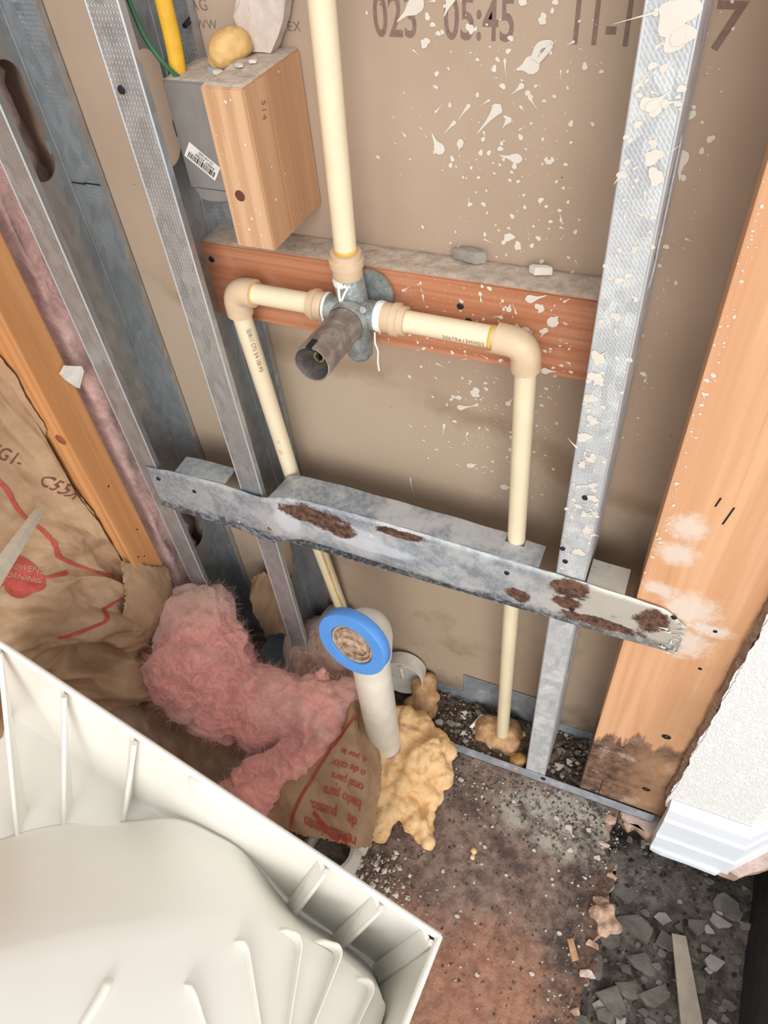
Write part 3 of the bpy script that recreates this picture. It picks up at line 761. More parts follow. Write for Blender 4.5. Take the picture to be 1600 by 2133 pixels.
# ------------------------------------------------------------------ water pipes and valve
PR = .0101
def fitting(name, a, b, parent, r=.0142):
    a, b = Vector(a), Vector(b); L = (b-a).length
    return lathe(name, [(.0, 0), (r*.9, 0), (r*.97, .0015), (r*.97, L*.45), (r*1.08, L*.48), (r*1.08, L*.72), (r*.95, L*.75), (r*.95, L), (PR, L)], a, b-a, M_CPVCF, parent, 28)
riser = empty('water_pipe'); tag(riser, 'cream plastic riser pipe going up from the valve', 'pipe')
tube('pipe_run', [(-.2940, .030, .846), (-.2877, .030, 1.042), (-.276, .030, 1.5)], PR, M_CPVC, riser, 28)
fitting('threaded_adapter', (-.2946, .030, .8285), (-.2938, .030, .853), riser, .0146)
lathe('glue_ring', [(PR, 0), (PR*1.06, .001), (PR*1.06, .003), (PR, .004)], (-.2938, .030, .853), (.03, 0, 1), M_CPVC_Y, riser, 28)
lathe('thread_tape', [(.0120, 0), (.0142, .0008), (.0146, .004), (.0138, .008), (.0120, .0085)], (-.2947, .030, .8218), (0, 0, 1), M_PTFE, riser, 24)
def drip(P, parent, r=.0011):
    tube('tape_strand', smooth_path(P, 5), r, M_PTFE, parent, 8)
drip([(-.298, .016, .826), (-.2975, .0145, .816), (-.2965, .0135, .806), (-.297, .0135, .800)], riser, .0014); drip([(-.2885, .0155, .826), (-.293, .0145, .818), (-.2965, .0138, .810)], riser, .0012)

cold = empty('water_pipe'); tag(cold, 'cream plastic pipe from the valve right elbow down past the crossbar', 'pipe')
tube('horizontal_run', [(-.240, .0255, .7943), (-.150, .0255, .7935)], PR, M_CPVC, cold, 28)
tube('elbow', [Vector((-.152, .0255, .7935))]+arc((-.1240, .0257, .7925), (-1, 0, 0), (0, 0, -1), .018)+[Vector((-.1236, .0262, .766))], .0138, M_CPVCF, cold, 26)
tube('down_pipe', [(-.1236, .0262, .772), (-.1195, .0285, .5265), (-.1180, .041, -.010)], PR, M_CPVC, cold, 28)
fitting('threaded_adapter', (-.2615, .025, .7952), (-.2375, .0255, .7942), cold)
lathe('thread_tape', [(.0118, 0), (.0140, .001), (.0146, .004), (.0140, .0075), (.0118, .008)], (-.2668, .025, .7953), (1, 0, 0), M_PTFE, cold, 24)
lathe('glue_ring', [(PR, 0), (PR*1.07, .001), (PR*1.07, .003), (PR, .004)], (-.1535, .0255, .7935), (-1, 0, 0), M_CPVC_Y, cold, 28)
drip([(-.264, .012, .786), (-.2645, .0115, .775), (-.263, .0125, .765), (-.2642, .0125, .752), (-.2638, .0125, .742)], cold, .0009)

hot = empty('water_pipe'); tag(hot, 'cream plastic pipe from the valve left elbow down behind the crossbar', 'pipe')
tube('horizontal_run', [(-.331, .0255, .7958), (-.400, .0255, .7962)], PR, M_CPVC, hot, 28)
tube('elbow', [Vector((-.398, .0255, .7962))]+arc((-.4215, .0257, .7962), (1, 0, 0), (0, 0, -1), .016)+[Vector((-.4222, .0265, .770))], .0138, M_CPVCF, hot, 26)
tube('down_pipe', [(-.4222, .0265, .776), (-.4218, .046, .515), (-.411, .076, .19), (-.406, .076, FZ+.004)], PR, M_CPVC, hot, 28)
fitting('threaded_adapter', (-.3205, .025, .7955), (-.336, .0255, .7957), hot)
lathe('thread_tape', [(.0118, 0), (.0140, .001), (.0144, .003), (.0118, .005)], (-.3155, .025, .7955), (-1, 0, 0), M_PTFE, hot, 24)
for o_, d_ in (((-.4005, .0255, .7962), (1, 0, 0)), ((-.4222, .0268, .771), (0, .08, -1))): lathe('glue_ring', [(PR, 0), (PR*1.08, .0008), (PR*1.08, .0025), (PR, .003)], o_, d_, M_CPVC_Y, hot, 26)
drip([(-.3175, .012, .790), (-.3178, .0115, .782), (-.3168, .0118, .775)], hot, .0009)
# printed marks along the pipes
def pipe_text(s, P0, P1, parent, size, side):
    P0, P1 = Vector(P0), Vector(P1); ax = (P1-P0).normalized(); n = Vector(side); n = (n-ax*n.dot(ax)).normalized(); ay = n.cross(ax)
    v, f = text2d(s, size, 1.15, .8); V = []
    for a, b in v:
        th = (b-size*.35)/PR; V.append(P0+ax*a+(n*math.cos(th)+ay*math.sin(th))*(PR+.00025))
    mesh('printed_text', V, f, M_INK, parent)
tube('yellow_stripe', [(-.4105, .0405, .48), (-.4055, .0640, .24), (-.4005, .067, .19)], .0012, M_CPVC_Y, hot, 6)
pipe_text('20679A13MM02', (-.199, .0255, .794), (-.150, .0255, .7935), cold, .0065, (0, -1, -.25))
pipe_text('SDR11 CTS 3/4 100 PSI', (-.4222, .027, .755), (-.4218, .046, .515), hot, .0065, (.9, -.6, 0))
pipe_text('MADE IN USA', (-.4218, .040, .60), (-.4218, .046, .515), hot, .0065, (.2, -1, 0))

vl = empty('shower_valve'); tag(vl, 'tarnished brass shower mixing valve body with open sleeve', 'valve')
vc = Vector((-.2885, .0245, .7953))
tube('valve_body', [vc+Vector((0, 0, -.052)), vc+Vector((0, 0, -.0505)), vc+Vector((0, 0, -.046)), vc+Vector((0, .002, 0)), vc+Vector((-.004, .0045, .018)), vc+Vector((-.006, .0055, .033))], [.004, .009, .0125, .0142, .0142, .0140], M_VALVE, vl, 28)
tube('inlet_arm', [vc, vc+Vector((-.0275, 0, .0))], .0135, M_VALVE, vl, 26); tube('inlet_arm', [vc, vc+Vector((.0255, 0, 0))], .0135, M_VALVE, vl, 26)
lathe('mounting_disc', [(0, 0), (.0235, 0), (.0235, .004), (0, .004)], vc+Vector((.006, .0255, .008)), (0, -1, 0), M_VALVE, vl, 30)
lathe('cartridge_collar', [(.013, 0), (.0185, .002), (.0190, .010), (.0176, .014)], vc+Vector((0, -.008, 0)), (0, -1, .05), M_VALVE, vl, 32)
sl = lathe('sleeve', [(.0172, .0), (.0172, .078), (.0158, .078), (.0158, .040), (.0, .040)], vc+Vector((0, -.012, .0)), (0, -1, .06), M_SLEEVE, vl, 40)
lathe('stem', [(.0052, .036), (.0052, .066), (.0036, .066), (.0036, .060), (0, .060)], vc+Vector((.001, -.012, .0)), (0, -1, .06), M_BRASS, sl, 20)
box('stem_slot', vc.x+.0004, vc.x+.0018, vc.y-.0795, vc.y-.068, vc.z+.0005, vc.z+.0102, M_DARK, vl)
lathe('inner_ring', [(.0086, .040), (.0086, .058), (.0074, .058), (.0074, .040)], vc+Vector((.001, -.012, 0)), (0, -1, .06), M_DARK, sl, 24)
box('sleeve_notch', vc.x-.0025, vc.x+.0025, vc.y-.0905, vc.y-.078, vc.z+.0195, vc.z+.0225, M_DARK, vl)
for dx, dz in ((-.0205, .021), (.020, -.021)):
    sc = lathe('screw', [(0, .0014), (.0036, .0012), (.0044, 0)], vc+Vector((dx, .027, dz)), (-.1, -1, .1), M_DARK, vl, 16)
    tube('lug', [vc+Vector((dx*.3, .01, dz*.3)), vc+Vector((dx, .029, dz))], .005, M_VALVE, vl, 14)
lathe('stop_screw', [(0, .0175), (.003, .0172), (.0036, .013), (.0036, 0)], vc+Vector((.015, -.001, .008)), (.1, -1, .5), M_VALVE, vl, 16)

# ------------------------------------------------------------------ grey box, cable, wire, lumps
gb = empty('electrical_box'); tag(gb, 'grey metal electrical box with a barcode sticker beside the block', 'electrical box')
bm = bmesh.new(); bbox_bm(bm, -.4465, -.3875, .032, .0885, .8935, .9825); bmesh.ops.bevel(bm, geom=list(bm.edges), offset=.0012, segments=2, affect='EDGES')
from_bm('box_body', bm, M_GREYBOX, gb)
ear = hull('mounting_ear', [(x, y, z) for y in (.031, .0325) for x, z in ((-.441, .894), (-.437, .885), (-.430, .8835), (-.424, .886), (-.418, .884), (-.409, .8855), (-.404, .894))], M_GREYBOX, gb)
dust_bed('dust_layer', -.446, -.388, .033, .088, .9825, .0016, gb, None, 30, 30, 9)
lax = Vector((.80, 0, -.60)); lay = Vector((.60, 0, .80))
lb = decal('sticker', *[list(z) for z in (lambda: ([(0, 0), (.033, 0), (.033, .0155), (0, .0155)], [(0, 1, 2, 3)]))()], (-.4435, .0318, .9225), lax, lay, M_LABEL, gb, None, .0004)
parts = []; xx = .003
while xx < .030:
    w = q.choice((.0005, .0008, .0012)); parts.append(([(xx, .002), (xx+w, .002), (xx+w, .0075), (xx, .0075)], [(0, 1, 2, 3)])); xx += w+q.choice((.0005, .0008))
decal('barcode', *merge2d(parts), (-.4435, .0318, .9225), lax, lay, M_BLACK, lb, None, .0007)
tv, tf = text2d('44007 35784', .0038, 1.0); tv = [(-a, -b) for a, b in tv]
decal('sticker_text', tv, tf, Vector((-.4435, .0318, .9225))+lax*.029+lay*.0108, lax, lay, M_BLACK, lb, None, .0007)
tv, tf = text2d('53-1W-030', .0032, 1.0); tv = [(-a, -b) for a, b in tv]
decal('sticker_text', tv, tf, Vector((-.4435, .0318, .9225))+lax*.026+lay*.0142, lax, lay, M_BLACK, lb, None, .0007)
cl = hull('cable_clamp', [(-.414, .05, .984), (-.396, .05, .984), (-.414, .062, .984), (-.396, .064, .984), (-.412, .052, .988), (-.398, .06, .9895)], M_GALV, gb)
yc = empty('yellow_cable'); tag(yc, 'yellow sheathed electrical cable entering the grey box from above', 'cable')
tube('sheath', smooth_path([(-.4365, .050, 1.5), (-.4372, .050, 1.10), (-.438, .050, 1.034), (-.4385, .049, 1.0), (-.4395, .046, .980)], 6), .0068, M_YEL, yc, 18, True, .62)
gw = tag(tube('green_wire', smooth_path([(-.462, .03, 1.2), (-.4575, .03, 1.06), (-.455, .03, 1.0388), (-.4499, .03, 1.0147), (-.4400, .033, .9945), (-.4335, .042, .980)], 8), .0019, M_GRN, None, 12), 'thin green insulated wire curving down to the grey box', 'wire')
lm = blob('foam_lump', [(-.396, .060, .9985, .0150), (-.388, .062, 1.002, .013), (-.403, .061, .993, .011), (-.4045, .058, .9885, .006), (-.3805, .064, 1.000, .006)], .0016, lambda P, N: .0012*fbm(P*90, 3), M_FOAM2.copy() if False else mat_foam('ochre_foam', (216, 178, 118), (194, 152, 96)))
tag(lm, 'round ochre lump of spray foam on top of the grey box', 'foam')
pc = empty('plaster_chunk')
ptsf = [(-.3805, .9945), (-.3625, .9945), (-.3545, 1.004), (-.3475, 1.018), (-.342, 1.033), (-.340, 1.06), (-.372, 1.06), (-.380, 1.035), (-.3925, 1.018), (-.3900, 1.008)]
bm = bmesh.new(); a = [bm.verts.new((x, .071+(z-.99)*.12+q.uniform(-.001, .001), z)) for x, z in ptsf]; b = [bm.verts.new((x, .085+(z-.99)*.06, z)) for x, z in ptsf]
bm.faces.new(a); bm.faces.new(b[::-1])
for i in range(len(a)): bm.faces.new((a[i], b[i], b[(i+1) % len(a)], a[(i+1) % len(a)]))
bmesh.ops.triangulate(bm, faces=bm.faces); bmesh.ops.subdivide_edges(bm, edges=bm.edges, cuts=3, use_grid_fill=True)
po_ = from_bm('plaster_body', bm, plain('pinkish_plaster', (206, 190, 178), .9, 0, .1, 50, .001, 120), pc, False); displace(po_.data, lambda P, N: .0011*facet(P[:, 0], P[:, 2], .012, 5))
tag(pc, 'pale broken plaster chunk standing on the timber block against the drywall', 'plaster')
for i, (x, y, z, r) in enumerate(((-.399, .048, .986, .006), (-.372, .038, .995, .004), (-.366, .05, .995, .005))):
    ch = hull('plaster_chip', [(a+x, b+y, c+z) for a, b, c in chunk_pts(r, .25, random.Random(i+50))], M_CONC2)
    tag(ch, 'small pale plaster chip lying on top of the box and block', 'chip', 'plaster chips on the box and block')
wc = hull('plaster_chip', [(-.652+c*.8+.35*b, -.018+b, .668+a-.2*b) for a, b, c in chunk_pts(.019, .2, random.Random(31))], M_CONC2); tag(wc, 'white plaster chip wedged between timber stud and leftmost steel stud', 'chip')
pc2 = hull('plaster_chip', [(-.130+a, .078+b*.6, .833+c) for a, b, c in chunk_pts(.0105, .4, random.Random(12))], M_CONC2); tag(pc2, 'white plaster lump lying on the backing board ledge', 'chip')
pc3 = hull('plaster_chip', [(-.196+a*1.4, .083+b*.5, .835+c) for a, b, c in chunk_pts(.012, .5, random.Random(13))], M_CONC); tag(pc3, 'dark grey mortar lump lying on the backing board ledge', 'chip')

# ------------------------------------------------------------------ paint splatter
def specks(n, xr, zr, rmin, rmax, seed, dens=None):
    q = random.Random(seed); out = []
    while len(out) < n:
        x = q.uniform(*xr); z = q.uniform(*zr)
        if dens and q.random() > dens(x, z): continue
        r = rmin+(rmax-rmin)*q.random()**4
        tl = r*q.uniform(1.5, 6) if q.random() < .22 else 0
        out.append(splat2d(x, z, r*(.6 if tl else 1), tl, q.gauss(2.4, .9)+(math.pi if q.random() < .5 else 0), 7 if r < .0012 else 10, q.random()))
    return merge2d(out)
AX, AZ = (1, 0, 0), (0, 0, 1)
YW = .0925
dens = lambda x, z: max(.04, math.exp(-((x+.155)/.055)**2)*.9+.22*(x > -.27)*(x < -.10))*(1 if x < -.098 else 0)*(1 if z > .55 else .25)
sp = decal('paint_specks', *specks(1500, (-.285, -.09), (.50, 1.09), .00022, .0024, 1, dens), (0, YW, 0), AX, AZ, M_PAINT, wb, None, .0003); sp['kind'] = 'stuff'
sp = decal('paint_specks', *specks(90, (-.045, -.015), (.60, 1.06), .0005, .003, 2), (0, YW, 0), AX, AZ, M_PAINT, wb, None, .0003); sp['kind'] = 'stuff'
big = [(-.1775, .9565, .0042, .022, 4.05), (-.168, .949, .0025, .006, 4.0), (-.2263, .9224, .0048, .009, 2.2), (-.160, .9202, .004, .011, 3.1), (-.163, .852, .0042, 0, 0), (-.1545, .845, .0036, 0, 0),
       (-.1914, .6714, .0058, 0, 0), (-.2085, .646, .0038, .016, .35), (-.219, .655, .002, 0, 0), (-.1958, .5603, .0038, .006, .6), (-.1536, .5373, .0045, .006, .3), (-.2754, .512, .002, .03, 4.7), (-.213, .944, .0018, .012, 3.9),
       (-.2012, .957, .0018, .014, 4.0), (-.243, 1.024, .0055, .014, 3.7), (-.236, 1.0, .0035, 0, 0), (-.2, 1.0105, .0032, 0, 0), (-.1463, 1.018, .0032, 0, 0), (-.159, .974, .0022, .008, 3.9), (-.152, .966, .0014, .010, 5.4),
       (-.208, .928, .0028, .003, 4.4), (-.049, .989, .003, .007, 4.6), (-.0335, .962, .0025, .008, 4.0), (-.034, .932, .0055, .012, 4.7), (-.0385, .905, .004, .010, 4.8), (-.161, 1.03, .004, 0, 0), (-.215, 1.03, .004, .01, 4.4),
       (-.21, .66, .003, .006, 3.3), (-.155, .665, .003, .007, 1.0), (-.148, .60, .003, .006, .9), (-.145, .57, .003, .005, 2.0), (-.228, .615, .002, .014, 4.6), (-.2, .61, .0016, .006, 4.4)]
for i, (x, z, r, tl, a) in enumerate(big): decal('paint_splash', *splat2d(x, z, r, tl, a, 26, i), (0, YW, 0), AX, AZ, M_PAINT, wb, None, .0005)
loopv = [splat2d(-.1525, .9885, .0062, .006, 3.4, 24, 91), ribbon2d([(-.151, .992), (-.1475, 1.001), (-.1405, 1.003), (-.1385, 1.0015)], .0050, 6, .0006), ribbon2d([(-.1385, 1.0025), (-.1425, .997), (-.148, .991)], .0036, 6, .0009)]
decal('paint_splash', *merge2d(loopv), (0, YW, 0), AX, AZ, M_PAINT, wb, None, .0005)
sp = decal('paint_specks', *specks(520, (-.0655, -.035), (.53, 1.09), .0003, .0026, 3), (0, 0, 0), AX, AZ, M_PAINT, st_r, None, .0004); sp['kind'] = 'stuff'
for i, (x, z, r, tl, a) in enumerate([(-.0475, 1.047, .0105, .010, 3.0), (-.0445, 1.036, .008, .004, 1), (-.059, 1.048, .002, .022, 3.4), (-.056, 1.021, .0025, .012, 0), (-.0525, .999, .0062, .010, .8), (-.0455, 1.001, .003, .01, .2), (-.046, .969, .0055, .008, 4.9), (-.0475, .977, .0028, .008, 1.2),
      (-.0635, .956, .003, .006, 4), (-.042, .957, .0055, .003, 4.2), (-.0515, .85, .004, .004, 3), (-.0595, .81, .006, .006, 1), (-.0585, .79, .0062, .007, .4), (-.060, .768, .0055, .007, 4), (-.0555, .745, .005, .008, 0), (-.060, .724, .006, .006, 2.5), (-.0505, .700, .0045, .009, 3.6),
      (-.045, .667, .004, .016, 3.4), (-.043, .650, .005, .012, 4.2), (-.048, .625, .004, .012, .6), (-.0425, .603, .0055, .007, 1.8), (-.0465, .566, .006, .006, 4), (-.058, .69, .004, .006, 2), (-.0555, .635, .003, .01, 4.4), (-.054, .88, .003, .006, 4.4), (-.047, .905, .0025, .006, 1)]):
    decal('paint_splash', *merge2d([splat2d(x, z, r*.95, 0, a, 26, i+200, .0001*(i % 4))]+([splat2d(x, z, r*.5, tl*1.1, a, 20, i+300, .00045)] if i % 3 else [])), (0, 0, 0), AX, AZ, M_PAINT, st_r, None, .0006)
sp = decal('paint_specks', *specks(260, (-.30, -.078), (.744, .825), .0003, .0022, 4, lambda x, z: .15+.85*(x > -.25)), (0, .054, 0), AX, AZ, M_PAINT, pl, None, .0004); sp['kind'] = 'stuff'
for i, (x, z, r, tl, a) in enumerate([(-.1307, .8190, .0038, .012, .3), (-.1217, .812, .004, 0, 0), (-.109, .800, .005, .003, 1), (-.1327, .787, .003, .012, 3.3), (-.1493, .805, .0026, .004, 1.5), (-.2509, .8075, .0014, .008, .6), (-.1116, .746, .0035, .008, .2), (-.115, .79, .0025, .007, 4.2), (-.156, .796, .002, .005, 3)]):
    decal('paint_splash', *splat2d(x, z, r, tl, a, 22, i+400), (0, .054, 0), AX, AZ, M_PAINT, pl, None, .0006)
sp = decal('paint_specks', *specks(40, (-.384, -.349), (.868, .99), .0004, .0014, 8), (0, 0, 0), AX, AZ, M_PAINT, blk, None, .0003); sp['kind'] = 'stuff'
sp = decal('paint_specks', *specks(30, (.003, .088), (.868, .99), .0004, .0014, 9), (-.3468, 0, 0), (0, 1, 0), AZ, M_PAINT, blk, None, .0003); sp['kind'] = 'stuff'
sp = decal('paint_specks', *specks(160, (.0215, .030), (.45, 1.0), .0005, .0022, 10), (0, 0, 0), AX, AZ, M_PAINT, post, None, .0003); sp['kind'] = 'stuff'

# printed codes on the drywall back
for s, x, sz, spc in (('023', -.2785, .040, .62), ('05:45', -.221, .040, .62), ('11-11', -.1285, .040, .66), ('7', -.0335, .040, 1)):
    v, f = text2d(s, sz, 1.0, spc, .0006); decal('printed_code', v, f, (x, YW, 1.0035), AX, AZ, M_INK, wb, None, .00015)
for s, x, z, sz in (('ZZAG', -.462, 1.0165, .012), ('C WW', -.455, 1.003, .010), ('VEX', -.362, 1.004, .010), ('ZAM', -.44, 1.026, .010)):
    v, f = text2d(s, sz, 1.1, 1.0); decal('printed_code', v, f, (x, YW, z), AX, AZ, M_INK2, wb, None, .00015)

# ------------------------------------------------------------------ insulation and kraft paper
def fibers(parent, src, n, L, seed, mat=None):
    me = src.data; q = np.random.default_rng(seed); idx = q.integers(0, len(me.vertices), n); V = []; F = []
    for i in idx:
        p = np.array(me.vertices[i].co); nn = np.array(me.vertices[i].normal); d = nn*.6+q.normal(size=3)*.7; d /= np.linalg.norm(d); w = q.normal(size=3); w /= np.linalg.norm(w); w *= .00016
        l = L*(.4+q.random()); c = q.normal(size=3)*l*.25; b = len(V)
        for t in (0, .5, 1): m_ = p+d*l*t+c*t*t; V += [m_-w*(1-t*.6), m_+w*(1-t*.6)]
        F += [(b, b+1, b+3, b+2), (b+2, b+3, b+5, b+4)]
    o = mesh('loose_fibres', V, F, mat or M_FIBER, parent); o['kind'] = 'stuff'; return o

cav = empty('cavity_insulation'); tag(cav, 'pink fibreglass strip filling the cavity beside the timber stud', 'insulation')
bm = bmesh.new(); bbox_bm(bm, -.78, -.668, -.0155, .088, FZ+.001, 1.4); bmesh.ops.bevel(bm, geom=list(bm.edges), offset=.02, segments=3, affect='EDGES')
bmesh.ops.subdivide_edges(bm, edges=[e for e in bm.edges if abs(e.verts[0].co.z-e.verts[1].co.z) > .5], cuts=130, use_grid_fill=True)
bmesh.ops.subdivide_edges(bm, edges=[e for e in bm.edges if e.calc_length() > .03], cuts=9, use_grid_fill=True)
co = from_bm('fibreglass', bm, M_PINK2, cav, True); displace(co.data, lambda P, N: np.where(N[:, 0] > .2, .009*fbm(P*np.array([20, 20, 14]), 4)+.004*ridge(P*45, 2), 0))
fibers(cav, co, 900, .008, 3)

kb = empty('insulation_batt'); tag(kb, 'brown kraft faced insulation batt stapled along the left wall', 'insulation')
rows = []
for z in (1.15, .95, .8, .68, .58, .50, .44, .38, .32, .26, .20, .14):
    r = []
    for y in (-.0645, -.085, -.12, -.17, -.23, -.30, -.38, -.48, -.62):
        x = -.705-.05*min(1, max(0, (-.07-y)/.22))
        if y > -.0646: x = -.695
        if z < .45:
            k_ = (.45-z)/.31; w_ = math.exp(-((y+.14)/.10)**2); x += .075*k_*w_+.025*k_
            x += .018*math.sin(z*38+y*30)*w_
        r.append((x, y-.0 if z > .4 else y+.004*math.sin(z*50), z))
    rows.append(r)
ks = sheet('kraft_facing', rows, 300, 240, M_KRAFT, kb, .095, .0085, 4, .0008, 0, lambda V, UU, VV: (.020*facet(UU, VV, .075, 51)+.011*facet(UU, VV, .033, 52))*np.clip((.50-V[..., 2])/.15, 0, 1)*np.clip((-.07-V[..., 1])/.04, 0, 1))
tab = [[(-.690+.006*math.sin(z*31)+.004*math.sin(z*83)+(0 if j == 0 else -.012*j), -.0650-.0012*j, z) for j in range(3)] for z in np.linspace(.33, 1.1, 30)]
tabo = sheet('stapling_tab', tab, 120, 12, M_KRAFT, kb, .05, .0012, 8, .0008, .0006)
flap = [[(-.6585, -.012, .290), (-.6575, -.045, .335), (-.668, -.072, .372)], [(-.650, -.03, .262), (-.648, -.065, .30), (-.662, -.095, .335)], [(-.652, -.055, .225), (-.645, -.09, .262), (-.660, -.125, .30)], [(-.668, -.075, .18), (-.655, -.11, .215), (-.672, -.15, .26)]]
fo_ = sheet('torn_flap', flap, 46, 40, M_KRAFT, kb, .05, .0035, 12, .0008, .0015)
kt = bvh(ks)
def on_kraft(v, f, O, ax, ay, m, name, off=.0012): return decal(name, v, f, O, ax, ay, m, ks, kt, off, .15)
# red printed lines and lettering, laid on the paper (wall faces +x; text runs downwards)
YA, ZA = Vector((0, 1, 0)), Vector((0, 0, 1))
v, f = ribbon2d([(-.16, .64), (-.135, .585), (-.13, .52), (-.122, .47), (-.125, .43), (-.105, .38), (-.085, .345)], .0045, 14); on_kraft(v, f, (-.62, 0, 0), YA, ZA, M_RED, 'red_print_line')
v, f = ribbon2d([(-.27, .455), (-.21, .445), (-.17, .425), (-.13, .40)], .004, 14); on_kraft(v, f, (-.62, 0, 0), YA, ZA, M_RED, 'red_print_line')
v, f = ribbon2d([(-.20, .345), (-.15, .33), (-.115, .325), (-.09, .315)], .004, 14); on_kraft(v, f, (-.62, 0, 0), YA, ZA, M_RED, 'red_print_line')
d1 = Vector((0, .45, -.9)); d2 = Vector((0, .9, .45))
v, f = text2d('07 FG1-', .022, 1.1, .9, 0, 1); on_kraft(v, f, (-.62, -.138, .645), d1, d2, M_INKR, 'printed_lettering')
v, f = text2d('C55X', .022, 1.1, .9, 0, 1); on_kraft(v, f, (-.62, -.098, .545), d1, d2, M_INKR, 'printed_lettering')
lg = [(0, -.026), (.014, -.024), (.024, -.008), (.028, .01), (.026, .028), (.014, .026), (.002, .018), (-.012, .012), (-.022, .0), (-.02, -.014)]
lp = [(p.x, p.y) for p in smooth_path([(a, b, 0) for a, b in lg+lg[:1]], 5)][:-1]
cvx = [(0, 0)]+[(a*k_, b*k_) for k_ in (.33, .66, 1) for a, b in lp]; m_ = len(lp)
lf = [(0, 1+i, 1+(i+1) % m_) for i in range(m_)]+[(1+r*m_+i, 1+(r+1)*m_+i, 1+(r+1)*m_+(i+1) % m_, 1+r*m_+(i+1) % m_) for r in (0, 1) for i in range(m_)]
on_kraft(cvx, lf, (-.60, -.178, .432), Vector((0, .94, .34)), Vector((0, -.34, .94)), M_RED, 'red_emblem', .0014)
lt1, lt2 = Vector((0, .55, -.83)), Vector((0, .83, .55))
for s, oy, oz in (('OWENS', -.174, .452), ('CORNING', -.190, .452)):
    v, f = text2d(s, .011, 1.05, .9, 0, 1); on_kraft(v, f, (-.60, oy, oz), lt1, lt2, M_KRAFT, 'emblem_lettering', .0022)
v, f = text2d('R', .040, 1, 1, .001, 2); on_kraft(v, f, (-.60, -.245, .452), Vector((0, .5, -.86)), Vector((0, .86, .5)), M_RED, 'printed_lettering')

# kraft sheet lying on the floor, from the left wall to the middle
fs = empty('insulation_batt'); tag(fs, 'dull brown kraft paper batt lying in the corner under the pink clump', 'insulation')
rows = []
for x in (-.765, -.70, -.63, -.56, -.49, -.42, -.36):
    r = []
    for y in (-.42, -.34, -.27, -.20, -.13, -.06, .0):
        z = .05+.10*max(0, min(1, (-.50-x)/.2))+.02*math.sin(x*17+y*23)
        r.append((x, y, z))
    rows.append(r)
fk_ = sheet('kraft_facing', rows, 170, 170, M_KRAFT2, fs, .09, .010, 21, .001, 0, None)
ft = bvh(fk_)
v, f = ribbon2d([(-.74, -.10), (-.735, -.2), (-.74, -.3)], .004, 16); decal('red_print_line', v, f, (0, 0, .3), (1, 0, 0), (0, 1, 0), M_INKR, fk_, ft, .0012, .3)
v, f = text2d('Advert', .028, 1.05, .9, 0, 1); v = [(-a, -b) for a, b in v]; decal('printed_lettering', v, f, (-.665, -.135, .3), Vector((.55, .83, 0)), Vector((-.83, .55, 0)), M_INKR, fk_, ft, .0012, .3)
v, f = ribbon2d([(-.655, -.15), (-.685, -.20), (-.72, -.25)], .006, 10); decal('red_print_line', v, f, (0, 0, .3), (1, 0, 0), (0, 1, 0), M_INKR, fk_, ft, .0012, .3)

# big pink clump
def pinkdisp(P, N):
    Q = P+.03*np.stack([fbm(P*14+k*11, 3) for k in range(3)], -1)
    return .011*fbm(P*np.array([15, 15, 19]), 3)+.009*(np.sqrt(np.abs(vn(Q*np.array([11, 13, 9])+4))+.01)-.6)+.0045*ridge(Q*np.array([22, 44, 60]), 2)+.0008*ridge(Q*np.array([90, 180, 220]), 2)
pk = empty('insulation_clump'); tag(pk, 'big torn clump of pink fibreglass heaped beside the timber stud', 'insulation')
balls = [(-.600, -.070, .185, .068), (-.585, -.105, .165, .078), (-.615, -.05, .215, .05), (-.555, -.10, .15, .072), (-.585, -.035, .225, .042), (-.548, -.055, .200, .036), (-.53, -.115, .13, .066), (-.50, -.105, .135, .055), (-.47, -.115, .12, .056),
         (-.455, -.095, .14, .042), (-.43, -.10, .13, .045), (-.40, -.085, .135, .042), (-.375, -.075, .135, .038), (-.36, -.06, .14, .026), (-.375, -.105, .13, .036),
         (-.355, -.125, .13, .030), (-.365, -.145, .125, .031), (-.38, -.165, .12, .033), (-.395, -.185, .115, .034), (-.41, -.205, .11, .034), (-.425, -.225, .10, .033), (-.44, -.245, .095, .033), (-.385, -.045, .175, .010), (-.383, -.045, .19, .006), (-.346, -.048, .152, .018)]
po2 = blob('fibreglass', balls, .0034, pinkdisp, M_PINK, pk); fibers(pk, po2, 16000, .013, 5)
fbit = blob('foam_crumb', [(-.5935, -.152, .197, .005), (-.588, -.156, .195, .005), (-.583, -.157, .192, .004)], .0012, lambda P, N: .0008*fbm(P*300, 2), M_FOAM); tag(fbit, 'tiny yellow foam crumb on the pink clump edge', 'foam')

# kraft-faced piece with the red lettering beside the drain pipe
kp = empty('insulation_batt'); tag(kp, 'folded kraft faced batt piece with red lettering beside the spray foam', 'insulation')
G = [[(-.405, -.250, .070), (-.355, -.247, .082), (-.305, -.240, .080), (-.262, -.232, .072), (-.250, -.215, .040)],
     [(-.392, -.215, .112), (-.345, -.212, .128), (-.298, -.208, .128), (-.262, -.195, .115), (-.250, -.180, .075)],
     [(-.372, -.178, .125), (-.338, -.172, .150), (-.296, -.165, .155), (-.268, -.152, .135), (-.256, -.142, .085)],
     [(-.350, -.140, .125), (-.330, -.132, .155), (-.302, -.125, .150), (-.285, -.115, .120), (-.272, -.108, .080)],
     [(-.338, -.100, .125), (-.326, -.085, .150), (-.312, -.075, .135), (-.302, -.070, .105), (-.298, -.068, .06)],
     [(-.345, -.055, .120), (-.340, -.035, .150), (-.328, -.030, .140), (-.318, -.03, .10), (-.312, -.03, .05)],
     [(-.37, -.02, .10), (-.362, .0, .14), (-.345, .005, .13), (-.335, .01, .09), (-.33, .01, .04)]]
kq = sheet('kraft_facing', G, 140, 100, M_KRAFT, kp, .055, .006, 33, .001, .0008); qt = bvh(kq)
